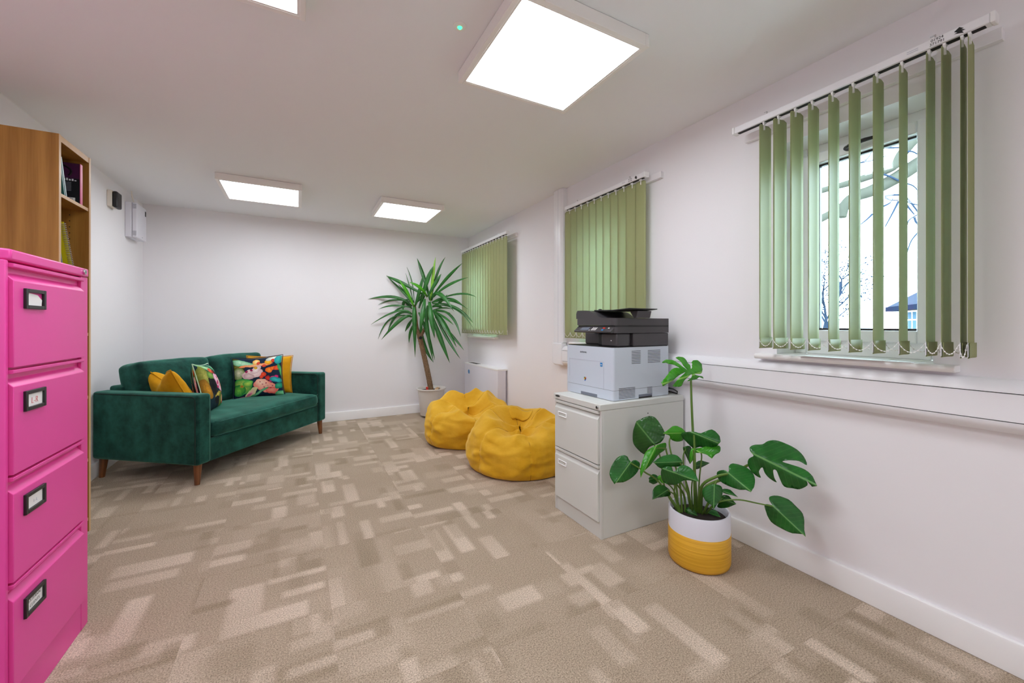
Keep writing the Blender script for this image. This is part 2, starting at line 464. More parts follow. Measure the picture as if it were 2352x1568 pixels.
# ------------------------------------------------------------ mesh helpers
ORIGIN = {}
class MB:
    def __init__(s):
        s.v, s.f, s.uv, s.merge = [], [], {}, False
    def add(s, vs, fs):
        o = len(s.v)
        s.v += [tuple(p) for p in vs]
        s.f += [tuple(i + o for i in f) for f in fs]
        return s
    def box(s, a, b):
        (x0, y0, z0), (x1, y1, z1) = a, b
        x0, x1 = sorted((x0, x1)); y0, y1 = sorted((y0, y1)); z0, z1 = sorted((z0, z1))
        vs = [(x0,y0,z0),(x1,y0,z0),(x1,y1,z0),(x0,y1,z0),(x0,y0,z1),(x1,y0,z1),(x1,y1,z1),(x0,y1,z1)]
        return s.add(vs, [(0,3,2,1),(4,5,6,7),(0,1,5,4),(1,2,6,5),(2,3,7,6),(3,0,4,7)])
    def prism(s, poly, axis, a, b):
        # poly: 2-D outline in the two other axes (in x,y,z order)
        def pt(p, t):
            return {'x': (t, p[0], p[1]), 'y': (p[0], t, p[1]), 'z': (p[0], p[1], t)}[axis]
        n = len(poly)
        vs = [pt(p, a) for p in poly] + [pt(p, b) for p in poly]
        fs = [tuple(range(n))[::-1], tuple(range(n, 2 * n))]
        fs += [(i, (i + 1) % n, n + (i + 1) % n, n + i) for i in range(n)]
        return s.add(vs, fs)
    def tube(s, pts, r, n=8, cap=True):
        pts = [V(p) for p in pts]
        rs = r if isinstance(r, (list, tuple)) else [r] * len(pts)
        o = len(s.v)
        ref = None
        for i, p in enumerate(pts):
            t = (pts[min(i + 1, len(pts) - 1)] - pts[max(i - 1, 0)])
            t = t.normalized() if t.length > 1e-9 else V((0, 0, 1))
            if ref is None:
                ref = V((1, 0, 0)) if abs(t.x) < .8 else V((0, 1, 0))
            a = (ref - t * ref.dot(t)).normalized()
            ref = a
            b = t.cross(a)
            for k in range(n):
                q = p + (a * cos(2 * pi * k / n) + b * sin(2 * pi * k / n)) * rs[i]
                s.v.append(tuple(q))
        for i in range(len(pts) - 1):
            for k in range(n):
                s.f.append((o + i*n + k, o + i*n + (k+1) % n, o + (i+1)*n + (k+1) % n, o + (i+1)*n + k))
        if cap:
            s.f.append(tuple(o + k for k in range(n))[::-1])
            s.f.append(tuple(o + (len(pts)-1)*n + k for k in range(n)))
        return s
    def lathe(s, prof, c=(0, 0, 0), n=48, close=False):
        o = len(s.v)
        s.merge = True
        m = len(prof)
        for (r, z) in prof:
            for k in range(n):
                a = 2 * pi * k / n
                s.v.append((c[0] + r * cos(a), c[1] + r * sin(a), c[2] + z))
        rng = range(m if close else m - 1)
        for i in rng:
            j = (i + 1) % m
            for k in range(n):
                s.f.append((o + i*n + k, o + i*n + (k+1) % n, o + j*n + (k+1) % n, o + j*n + k))
        if not close:
            if prof[0][0] > 1e-6:
                s.f.append(tuple(o + k for k in range(n))[::-1])
            if prof[-1][0] > 1e-6:
                s.f.append(tuple(o + (m-1)*n + k for k in range(n)))
        return s
    def build(s, name, material, parent=None, smooth=False, bevel=0, seg=2, angle=40, subsurf=0, solid=0, kind=None, label=None):
        me = bpy.data.meshes.new(name)
        off = ORIGIN.get(parent.name, (0, 0, 0)) if parent else (0, 0, 0)
        me.from_pydata([(x - off[0], y - off[1], z - off[2]) for x, y, z in s.v], [], s.f)
        bm = bmesh.new(); bm.from_mesh(me)
        if s.merge and not s.uv:
            bmesh.ops.remove_doubles(bm, verts=bm.verts, dist=1e-6)
        bmesh.ops.recalc_face_normals(bm, faces=bm.faces)
        bm.to_mesh(me); bm.free()
        if s.uv:
            lay = me.uv_layers.new(name='UVMap')
            for lp in me.loops:
                lay.data[lp.index].uv = s.uv.get(lp.vertex_index, (0, 0))
        me.materials.append(M[material])
        o = bpy.data.objects.new(name, me)
        COL.objects.link(o)
        if parent:
            o.parent = parent
            ORIGIN[o.name] = off
        if bevel:
            b = o.modifiers.new('bevel', 'BEVEL'); b.width = bevel; b.segments = seg; b.limit_method = 'ANGLE'
            b.angle_limit = R_(35)
        if solid:
            sm = o.modifiers.new('solid', 'SOLIDIFY'); sm.thickness = solid; sm.offset = 0
        if subsurf:
            ss = o.modifiers.new('sub', 'SUBSURF'); ss.levels = subsurf; ss.render_levels = subsurf
        if smooth or bevel:
            me.polygons.foreach_set('use_smooth', [True] * len(me.polygons))
            if not subsurf:
                me.set_sharp_from_angle(angle=R_(angle))
        if kind:
            o['kind'] = kind
        if label:
            o['label'] = label
        return o

def thing(name, loc, label, cat, group=None, rotz=0, world=True, kind=None):
    """An Empty at the thing's base; its parts may be given in room coordinates (world=True) or its own."""
    e = bpy.data.objects.new(name, None)
    e.empty_display_size = .05
    COL.objects.link(e)
    e.location = loc
    e.rotation_euler = (0, 0, rotz)
    ORIGIN[e.name] = tuple(loc) if world else (0, 0, 0)
    if label: e['label'] = label
    if cat: e['category'] = cat
    if group: e['group'] = group
    if kind: e['kind'] = kind
    return e

def tag(o, label, cat, group=None):
    o['label'] = label; o['category'] = cat
    if group: o['group'] = group
    return o

def text(body, size, name, material, parent, mat4, extrude=.0002, align='CENTER', shear=0.0, thin=0.0):
    cu = bpy.data.curves.new('lettering', 'FONT')
    cu.body = body; cu.size = size; cu.extrude = extrude; cu.align_x = align; cu.align_y = 'CENTER'; cu.shear = shear; cu.offset = -thin
    ob = bpy.data.objects.new('lettering', cu)
    COL.objects.link(ob)
    dg = bpy.context.evaluated_depsgraph_get()
    me = bpy.data.meshes.new_from_object(ob.evaluated_get(dg))
    bpy.data.objects.remove(ob)
    bpy.data.curves.remove(cu)
    off = ORIGIN.get(parent.name, (0, 0, 0))
    me.transform(Matrix.Translation((-off[0], -off[1], -off[2])) @ mat4)
    me.name = name
    me.materials.clear(); me.materials.append(M[material])
    o = bpy.data.objects.new(name, me)
    COL.objects.link(o)
    o.parent = parent
    ORIGIN[o.name] = off
    return o

def frame4(origin, xdir, ydir):
    x = V(xdir).normalized(); y = V(ydir).normalized(); z = x.cross(y)
    m = Matrix((x, y, z)).transposed().to_4x4()
    m.translation = V(origin)
    return m

def copy_tree(o, parent=None):
    c = o.copy(); COL.objects.link(c)
    if parent is not None: c.parent = parent
    ORIGIN[c.name] = ORIGIN.get(o.name, (0, 0, 0))
    for ch in list(o.children):
        copy_tree(ch, c)
    return c

def rect(mb, x, y0, y1, z0, z1, t=.0006, s=-1):
    """thin plate on a plane facing -X (s=-1) or +X"""
    mb.box((x, y0, z0), (x + s * t, y1, z1)); return mb

def soft_box(c, half, r=.04, bulge=(0, 0, 0), n=12, seed=0, wr=0.0, wscale=6, stretch=(1, 1, 1)):
    """rounded, padded block; bulge pushes faces out, wr wrinkles it"""
    mb = MB()
    hx, hy, hz = half
    idx = {}
    def vert(p):
        key = tuple(round(q, 5) for q in p)
        if key in idx: return idx[key]
        u = V(p)
        q = V((u.x * hx, u.y * hy, u.z * hz))
        inner = V((max(-hx + r, min(hx - r, q.x)), max(-hy + r, min(hy - r, q.y)), max(-hz + r, min(hz - r, q.z))))
        d = q - inner
        if d.length > 1e-9:
            q = inner + d.normalized() * r
        q.x += bulge[0] * u.x * (1 - u.y**2) * (1 - u.z**2)
        q.y += bulge[1] * u.y * (1 - u.x**2) * (1 - u.z**2)
        q.z += bulge[2] * u.z * (1 - u.x**2) * (1 - u.y**2)
        if wr:
            w = noise.noise(V((q.x * wscale * stretch[0] + seed, q.y * wscale * stretch[1], q.z * wscale * stretch[2])))
            w += .5 * noise.noise(V((q.x * wscale * 2.3 * stretch[0], q.y * wscale * 2.3 * stretch[1] + seed, q.z * wscale * 2.3 * stretch[2])))
            nrm = V((u.x**5, u.y**5, u.z**5))
            if nrm.length > 1e-6: q += nrm.normalized() * w * wr
        idx[key] = len(mb.v)
        mb.v.append((c[0] + q.x, c[1] + q.y, c[2] + q.z))
        return idx[key]
    # spacing denser near the rims
    g = [sin((i / n - .5) * pi) * .35 + (i / n - .5) * 2 * .65 for i in range(n + 1)]
    for ax in range(3):
        for sg in (-1, 1):
            for i in range(n):
                for j in range(n):
                    quad = []
                    for (a, b) in ((g[i], g[j]), (g[i+1], g[j]), (g[i+1], g[j+1]), (g[i], g[j+1])):
                        p = [0, 0, 0]; p[ax] = sg; p[(ax+1) % 3] = a; p[(ax+2) % 3] = b
                        quad.append(vert(p))
                    mb.f.append(tuple(quad))
    return mb

def pillow(w, h, t, n=22, chop=0.0, seed=0, wr=.006):
    """scatter cushion in its own frame: x across, z up, y thickness; UV over the face"""
    mb = MB()
    ring = {}
    for side in (-1, 1):
        ids = {}
        for i in range(n + 1):
            for j in range(n + 1):
                u = -1 + 2 * i / n; v = -1 + 2 * j / n
                edge = i in (0, n) or j in (0, n)
                if edge and (i, j) in ring:
                    ids[i, j] = ring[i, j]; continue
                x = w / 2 * u * (1 - .075 * (1 - v * v))
                z = h / 2 * v * (1 - .075 * (1 - u * u))
                th = t / 2 * ((1 - u * u) * (1 - v * v)) ** .42
                if chop:
                    k = math.exp(-(u / .42) ** 2) * max(0, v) ** 2
                    z -= chop * k
                    th *= 1 - .25 * k
                wv = noise.noise(V((u * 2.2 + seed, v * 2.2, side * 3.0 + seed))) * wr * (1 - u**4) * (1 - v**4)
                wv += noise.noise(V((u * 5.5, v * 5.5 + seed, side * 2.0))) * wr * .5 * (1 - u**4) * (1 - v**4)
                idx = len(mb.v)
                mb.v.append((x, side * (th + wv) if not edge else 0.0, z))
                mb.uv[idx] = ((u + 1) / 2 if side < 0 else (1 - u) / 2, (v + 1) / 2)
                ids[i, j] = idx
                if edge: ring[i, j] = idx
        for i in range(n):
            for j in range(n):
                mb.f.append((ids[i, j], ids[i+1, j], ids[i+1, j+1], ids[i, j+1]))
    return mb

def pillow_edge(w, h, chop=0.0, n=22, r=.004):
    pts = []
    def P(u, v):
        x = w / 2 * u * (1 - .075 * (1 - v * v)); z = h / 2 * v * (1 - .075 * (1 - u * u))
        if chop:
            z -= chop * math.exp(-(u / .42) ** 2) * max(0, v) ** 2
        return (x, 0, z)
    for i in range(n): pts.append(P(-1 + 2*i/n, -1))
    for i in range(n): pts.append(P(1, -1 + 2*i/n))
    for i in range(n): pts.append(P(1 - 2*i/n, 1))
    for i in range(n + 1): pts.append(P(-1, 1 - 2*i/n))
    return MB().tube(pts, r, 6)

# ------------------------------------------------------------ the room
XL, XR, YF, YB, ZC = -1.322, 2.038, -2.6, 5.117, 2.289
floor = MB().box((XL - .12, YF - .12, -.12), (XR + .24, YB + .12, -.006)).build('floor', 'dark', kind='structure')
NX, NY = 7, 16
tw, tl = (XR - XL) / NX, (YB - YF) / NY
tile = None
for i in range(NX):
    for j in range(NY):
        if tile is None:
            a, b, e = tw / 2 - .00005, tl / 2 - .00005, .0007
            mb = MB()
            mb.v = [(-a,-b,-.006),(a,-b,-.006),(a,b,-.006),(-a,b,-.006),(-a,-b,-.0008),(a,-b,-.0008),(a,b,-.0008),(-a,b,-.0008),
                    (-a+e,-b+e,0),(a-e,-b+e,0),(a-e,b-e,0),(-a+e,b-e,0)]
            mb.f = [(0,3,2,1),(0,1,5,4),(1,2,6,5),(2,3,7,6),(3,0,4,7),(4,5,9,8),(5,6,10,9),(6,7,11,10),(7,4,8,11),(8,9,10,11)]
            tile = mb.build('carpet_tile', 'carpet', floor)
            o = tile
        else:
            o = tile.copy(); COL.objects.link(o)
        o.location = (XL + tw * (i + .5), YF + tl * (j + .5), 0)

MB().box((XL - .12, YF - .12, ZC), (XR + .24, YB + .12, ZC + .12)).build('ceiling', 'ceiling', kind='structure')
MB().box((XL - .12, YF, -.006), (XL, YB, ZC)).build('wall_left', 'wall', kind='structure')
MB().box((XL - .12, YB, -.006), (XR + .24, YB + .12, ZC)).build('wall_back', 'wall', kind='structure')
MB().box((XL - .12, YF - .12, -.006), (XR + .24, YF, ZC)).build('wall_front', 'wall', kind='structure')

WIN = [(.578, 1.12, .955, 1.977), (2.07, 2.66, .955, 1.977), (4.22, 4.93, .955, 1.977)]
mb = MB()
ycuts = [YF] + [y for w in WIN for y in w[:2]] + [YB]
for k in range(len(ycuts) - 1):
    y0, y1 = ycuts[k], ycuts[k + 1]
    if k % 2 == 0:
        mb.box((XR, y0, -.006), (XR + .24, y1, ZC))
    else:
        mb.box((XR, y0, -.006), (XR + .24, y1, WIN[0][2])); mb.box((XR, y0, WIN[0][3]), (XR + .24, y1, ZC))
mb.build('wall_right', 'wall', kind='structure')

def skirting(name, a, b, nrm):
    # profile out of the wall; eased top edge
    prof = [(0, 0), (.018, 0), (.018, .096), (.014, .106), (0, .106)]
    mb = MB()
    ax, ay = a; bx, by = b
    n = len(prof)
    for (px, py) in (a, b):
        for (d, z) in prof:
            mb.v.append((px + nrm[0] * d, py + nrm[1] * d, z))
    mb.f = [tuple(range(n)), tuple(range(n, 2 * n))[::-1]] + [(i, (i+1) % n, n + (i+1) % n, n + i) for i in range(n)]
    mb.build(name, 'trim', kind='structure', bevel=.002)
skirting('baseboard_right', (XR, YF), (XR, YB), (-1, 0))
skirting('baseboard_back', (XL, YB), (XR, YB), (0, -1))
skirting('baseboard_left', (XL, YF), (XL, YB), (1, 0))
skirting('baseboard_front', (XL, YF), (XR, YF), (0, 1))

# windows: white upvc casement set deep in the wall, sill board with a rounded nose
for k, (y0, y1, z0, z1) in enumerate(WIN):
    w = thing('window_%d' % (k + 1), (XR + .2, (y0 + y1) / 2, z0), None, None, kind='structure')
    xo = XR + .16
    hw = (.118 if k == 1 else .07)
    prof = [(XR + .16, .955), (1.99, .955), (1.983, .961), (1.981, .9675), (1.983, .974), (1.99, .98), (XR + .16, .98)]
    sb = MB()
    sb.prism([(1.99, .955), (1.983, .961), (1.981, .9675), (1.983, .974), (1.99, .98), (XR, .98), (XR, .955)], 'y', y0 - .068, y1 + .078)
    sb.box((XR, y0, .955), (xo + .01, y1, .98))
    sb.build('window_sill', 'trim', w, bevel=.002)
    f = MB(); t = .05
    zb = .98
    f.box((xo, y0, zb), (xo + .07, y0 + t, z1)); f.box((xo, y1 - t, zb), (xo + .07, y1, z1))
    f.box((xo, y0 + t, z1 - t), (xo + .07, y1 - t, z1)); f.box((xo, y0 + t, zb), (xo + .07, y1 - t, zb + .075))
    f.build('outer_frame', 'upvc', w, bevel=.004)
    s0, s1, sz0, sz1 = y0 + t - .012, y1 - t + .012, zb + .063, z1 - t + .012
    s = MB(); q = .052
    gx = xo - .012
    s.box((gx, s0, sz0), (gx + .06, s0 + q, sz1)); s.box((gx, s1 - q, sz0), (gx + .06, s1, sz1))
    s.box((gx, s0 + q, sz1 - q), (gx + .06, s1 - q, sz1)); s.box((gx, s0 + q, sz0), (gx + .06, s1 - q, sz0 + q))
    s.build('sash', 'upvc', w, bevel=.006)
    g = MB(); e = .009
    a0, a1, b0, b1 = s0 + q, s1 - q, sz0 + q, sz1 - q
    g.box((gx + .03, a1 - e, b0), (gx + .05, a1, b1))
    g.box((gx + .03, a0 + e, b1 - e), (gx + .05, a1 - e, b1)); g.box((gx + .03, a0 + e, b0), (gx + .05, a1 - e, b0 + e))
    g.build('gasket', 'black', w)
    MB().box((gx + .036, a0 + .002, b0 + .002), (gx + .042, a1 - .002, b1 - .002)).build('pane', 'glass', w)
    # espagnolette handle lying along the top rail
    hz = sz1 - .027
    yc = (y0 + y1) / 2 + .045
    h = MB()
    h.prism([(yc + .015 * cos(a), hz + .012 * sin(a)) for a in [2 * pi * i / 14 for i in range(14)]], 'x', gx - .012, gx)
    h.tube([(gx - .018, yc, hz), (gx - .034, yc - .02, hz), (gx - .036, yc - .07, hz + .002), (gx - .034, yc - .13, hz)], [.007, .009, .009, .006], 8)
    h.prism([(yc + .055 + .014 * cos(a), hz + .009 * sin(a)) for a in [2 * pi * i / 14 for i in range(14)]], 'x', gx - .008, gx)
    h.build('window_handle', 'black', w, smooth=True)

# timber batten behind each blind rail, painted with the wall
for k, (y0, y1) in enumerate([(.41, 1.262), (1.80, 2.70), (3.71, 5.04)]):
    MB().box((2.012, y0, 2.045), (XR, y1, 2.085)).build('trim_%d' % (k + 1), 'wall', kind='structure', bevel=.002)

# ------------------------------------------------------------ ceiling panels
def panel(x0, x1, y0, y1, label):
    cx, cy = (x0 + x1) / 2, (y0 + y1) / 2
    t = thing('ceiling_light', (cx, cy, ZC), label, 'ceiling light', 'square ceiling light panels')
    o, h = .02, .052
    f = MB()
    f.box((x0 - o, y0 - o, ZC - h), (x0, y1 + o, ZC - .002)); f.box((x1, y0 - o, ZC - h), (x1 + o, y1 + o, ZC - .002))
    f.box((x0, y0 - o, ZC - h), (x1, y0, ZC - .002)); f.box((x0, y1, ZC - h), (x1, y1 + o, ZC - .002))
    f.build('frame', 'lightframe', t, bevel=.0015)
    lip = MB(); e = .008; z = ZC - h
    for s, (a, b) in enumerate([((x0, y0), (x0 + e, y1)), ((x1 - e, y0), (x1, y1)), ((x0 + e, y0), (x1 - e, y0 + e)), ((x0 + e, y1 - e), (x1 - e, y1))]):
        lip.box((a[0], a[1], z + .001), (b[0], b[1], z + .004))
    lip.build('lip', 'lightframe', t)
    MB().box((x0 + .0005, y0 + .0005, z + .004), (x1 - .0005, y1 - .0005, z + .010)).build('diffuser', 'panel', t)
    MB().box((x0 + .001, y0 + .001, z + .011), (x1 - .001, y1 - .001, ZC - .003)).build('housing', 'lightframe', t)
panel(.675, 1.231, 1.197, 1.744, 'square lit ceiling panel nearest the window with the open slats')
panel(-.545, .006, 1.105, 1.655, 'lit ceiling panel cut off by the top edge, left of the green-lit sensor')
panel(-.541, .014, 3.812, 4.345, 'lit ceiling panel above the green sofa, far end of the room')
panel(.691, 1.247, 3.816, 4.352, 'lit ceiling panel above the tall yucca, smallest of the lit panels')
panel(.68, 1.236, -1.50, -.95, 'unseen lit ceiling panel added behind the viewpoint, window side')  # out of view, added to help light the room
panel(-.545, .01, -1.55, -1.0, 'unseen lit ceiling panel added behind the viewpoint, bookcase side')  # second added panel out of view, fills the room with light

t = thing('emergency_downlight', (.561, 1.493, ZC), 'tiny round ceiling sensor glowing green beside the big lit panel', 'sensor')
MB().lathe([(.026, 0), (.026, -.003), (.02, -.006), (.010, -.006), (.0085, -.003)], (.561, 1.493, ZC), 24).build('bezel', 'lightframe', t, smooth=True)
MB().lathe([(.0085, -.002), (.008, -.007), (.005, -.0115), (0, -.0135)], (.561, 1.493, ZC), 16).build('led_lens', 'led', t, smooth=True)

# ------------------------------------------------------------ dado trunking along the window wall
t = thing('cable_trunking', (XR, 1.0, .855), 'white cable trunking running along the window wall and up to the ceiling', 'trunking')
def arcs(x0, z0, x1, z1, n=6, up=True):
    pts = []
    for i in range(n + 1):
        a = (pi / 2) * i / n
        if up: pts.append((x0 + (x1 - x0) * sin(a), z1 + (z0 - z1) * cos(a)))
        else: pts.append((x0 + (x1 - x0) * cos(a) , z0 + (z1 - z0) * sin(a)))
    return pts
ya, yb = YF + .01, 2.83
XFd = 1.982
up = [(XR, .904), (XFd, .904)] + [(XR - (XR - XFd) * cos(a), .904 + .040 * sin(a)) for a in [pi/2*i/7 for i in range(1, 8)]]
MB().prism(up, 'y', ya, yb).build('upper_shell', 'trunking', t, smooth=True, angle=50)
lo = [(XR, .811), (XFd, .811)] + [(XR - (XR - XFd) * cos(a), .811 - .042 * sin(a)) for a in [pi/2*i/7 for i in range(1, 8)]]
MB().prism(lo, 'y', ya, yb).build('lower_shell', 'trunking', t, smooth=True, angle=50)
MB().box((XR, ya, .8140), (XFd - .0005, yb, .9010)).build('cover_plate', 'trunking', t)
MB().box((XR, ya, .8105), (XFd + .012, yb, .9042)).build('channel', 'dark', t)
# corner piece and riser
MB().prism([(2.83, .965), (2.83, .772), (2.94, .772), (2.965, .78), (2.98, .80), (2.98, .965)], 'x', XFd - .004, XR).build('elbow', 'trunking', t, bevel=.012, seg=3)
rp = [(XR, 2.832), (XR - .040, 2.832), (XR - .050, 2.850), (XR - .053, 2.87), (XR - .053, 2.945), (XR - .048, 2.965), (XR - .036, 2.978), (XR, 2.978)]
MB().prism(rp, 'z', .965, ZC - .004).build('riser', 'trunking', t, smooth=True, angle=25)
MB().box((XR - .0535, 2.892, .965), (XR - .0525, 2.894, ZC - .004)).build('riser_seam', 'faintprint', t)

# ------------------------------------------------------------ blinds
def blind(idx, y0, y1, slats, label, rail_lab, textmark, dx=0.0):
    zt, zb = 2.052, 1.012
    t = thing('vertical_blind', (1.93, (y0 + y1) / 2, 2.09), label, 'blind', 'green vertical blinds')
    r = MB()
    r.box((1.912, y0, 2.066), (1.948, y1, 2.096))
    hr = r.build('headrail', 'trunking', t, bevel=.003)
    MB().box((1.921, y0 + .012, 2.0645), (1.939, y1 - .012, 2.0665)).build('track_slot', 'dark', hr)
    for y in (y0, y1):
        s = -1 if y == y0 else 1
        MB().box((1.910, y, 2.064), (1.950, y + s * .012, 2.098)).build('end_cap', 'white', hr, bevel=.003)
    for y in (y0 + .16 * (y1 - y0), y0 + .83 * (y1 - y0)):
        bk = MB().prism([(1.918, 2.0962), (2.0115 - dx, 2.0962), (2.0115 - dx, 2.052), (2.008 - dx, 2.052), (2.008 - dx, 2.093), (2.0 - dx, 2.0958)], 'y', y - .012, y + .012).build('bracket', 'white', t)
        MB().tube([(1.925, y - .008, 2.097), (1.925, y - .008, 2.110), (1.93, y + .006, 2.112)], .0022, 6).build('spring_clip', 'chrome', bk)
    if textmark:
        for i, body in enumerate(('01924', '371791')):
            text(body, .0125, 'phone_number', 'blackprint', hr, frame4((1.9117, y0 + .118, 2.0875 - .0125 * i), (0, -1, 0), (0, 0, 1)))
        a = MB()
        yy, zz = y0 + .066, 2.081
        P = [(.000, .012), (.010, .003), (.004, .003), (.014, -.004), (.006, -.004), (.010, -.012), (-.012, -.004), (-.004, -.003), (-.012, .003)]
        a.prism([(yy - p, zz + q) for p, q in P], 'x', 1.9113, 1.9119)
        a.build('maker_mark', 'blackprint', hr)
        b = MB()
        for i in range(2):
            b.box((1.9113, y0 + .165, 2.078 + .006 * i), (1.9119, y0 + .195, 2.0795 + .006 * i))
        b.build('faint_print', 'faintprint', hr)
    proto = None
    knots = []
    for (yc, a) in slats:
        w = .0445
        if proto is None:
            # curved cloth strip, notched for its hanger, hemmed pocket at the foot
            def xsec(z, grow=0):
                return [(-w + 2 * w * i / 6, .004 * (1 - (2 * i / 6 - 1) ** 2) - .002) for i in range(7)]
            m = MB()
            zs = [zb, zb + .002, zb + .048, zb + .05, zb + .30, zb + .60, zt - .20, zt - .014, zt]
            for z in zs:
                wide = 1.05 if z < zb + .049 else 1.0
                for (x, y) in xsec(z):
                    zz = z - (.010 if (z == zt and abs(abs(x) - w) < 1e-6) else 0)
                    m.v.append((x * wide, y, zz - 2.09))
            for i in range(len(zs) - 1):
                for j in range(6):
                    m.f.append((i*7 + j, i*7 + j + 1, (i+1)*7 + j + 1, (i+1)*7 + j))
            for z in (zb, zb + .002, zb + .049):
                for (x, y) in xsec(z):
                    m.v.append((x * 1.05, y - .005 if z > zb else y - .002, z - 2.09))
            o2 = len(zs) * 7
            for i in range(2):
                for j in range(6):
                    m.f.append((o2 + i*7 + j + 1, o2 + i*7 + j, o2 + (i+1)*7 + j, o2 + (i+1)*7 + j + 1))
            for j in range(6):
                m.f.append((j + 1, j, o2 + j, o2 + j + 1))
            ORIGIN_SAVE = ORIGIN[t.name]; ORIGIN[t.name] = (0, 0, 0)
            sl = m.build('slat', 'vane', t, smooth=True, solid=.0007, angle=60)
            h = MB()
            h.prism([(-.010, zt - .024 - 2.09), (-.004, zt - .024 - 2.09), (-.004, 2.058 - 2.09), (.006, 2.058 - 2.09), (.006, 2.066 - 2.09), (-.012, 2.066 - 2.09), (-.012, 2.058 - 2.09), (-.010, 2.058 - 2.09)], 'y', -.0038, .0038)
            h.build('hanger', 'white', sl)
            wt = MB()
            wt.prism([(-w * 1.06, zb + .004 - 2.09), (w * 1.06, zb + .004 - 2.09), (w * 1.06, zb + .050 - 2.09), (w * 1.02, zb + .050 - 2.09), (w * 1.02, zb + .042 - 2.09), (-w * 1.02, zb + .042 - 2.09), (-w * 1.02, zb + .050 - 2.09), (-w * 1.06, zb + .050 - 2.09)], 'y', -.0032, -.0014)
            wt.build('bottom_weight', 'whiteplastic', sl)
            ORIGIN[t.name] = ORIGIN_SAVE
            proto = sl
        else:
            sl = copy_tree(proto, t)
        sl.location = (0, yc - (y0 + y1) / 2, 0)
        sl.rotation_euler = (0, 0, a)
        knots.append((yc, a))
    # linking bead chains on both hems
    for side, nm in ((-1, 'bead_chain'), (1, 'bead_chain')):
        ch = MB()
        for (ya_, a0), (yb_, a1) in zip(knots[:-1], knots[1:]):
            p0 = V((1.93 + side * .047 * cos(a0), ya_ + side * .047 * sin(a0), zb + .045))
            p1 = V((1.93 + side * .047 * cos(a1), yb_ + side * .047 * sin(a1), zb + .045))
            L = (p1 - p0).length
            sag = .034 if L < .09 else .03
            if L < .03: sag = .042
            pts = []
            for i in range(9):
                u = i / 8
                q = p0.lerp(p1, u); q.z -= sag * 4 * u * (1 - u)
                pts.append(q)
            ch.tube(pts, .0009 if idx == 0 else .0016, 5, cap=False)
            if idx == 0:
                for q in pts[1:-1]:
                    ch.lathe([(0, -.0026), (.0022, -.0013), (.0022, .0013), (0, .0026)], tuple(q), 6)
        ch.build(nm, 'white', t, kind='stuff')
    t.location.x += dx
    return t

S1 = [(1.114, -.03), (1.049, -.11), (.979, -.08), (.914, .01), (.841, .01), (.771, -.03), (.698, 0), (.627, .06), (.556, .03), (.518, 0), (.478, .08), (.461, .08)]
blind(0, .415, 1.252, [(y, a) for y, a in S1], 'green vertical blind with slats turned open, over the near window', '', True)
n2 = 11
blind(1, 1.885, 2.746, [(2.711 - .0780 * i, R_(90 + 17) if i < n2 - 1 else R_(93)) for i in range(n2)], 'closed green vertical blind behind the printer', '', True, .040)
n3 = 17
blind(2, 3.742, 5.035, [(4.985 - .0745 * i, R_(90 + 16) if i < n3 - 1 else R_(92)) for i in range(n3)], 'closed green vertical blind beside the yucca in the far corner', '', False)

# papers left on the near sill
t = thing('paper_sheet', (2.05, .83, .981), 'white paper sheets lying on the sill of the near window', 'paper')
MB().box((1.965, .70, .9815), (2.155, .99, .9825)).build('top_sheet', 'paper', t)
MB().box((1.985, .62, .9802), (2.165, .90, .9812)).build('under_sheet', 'white', t)

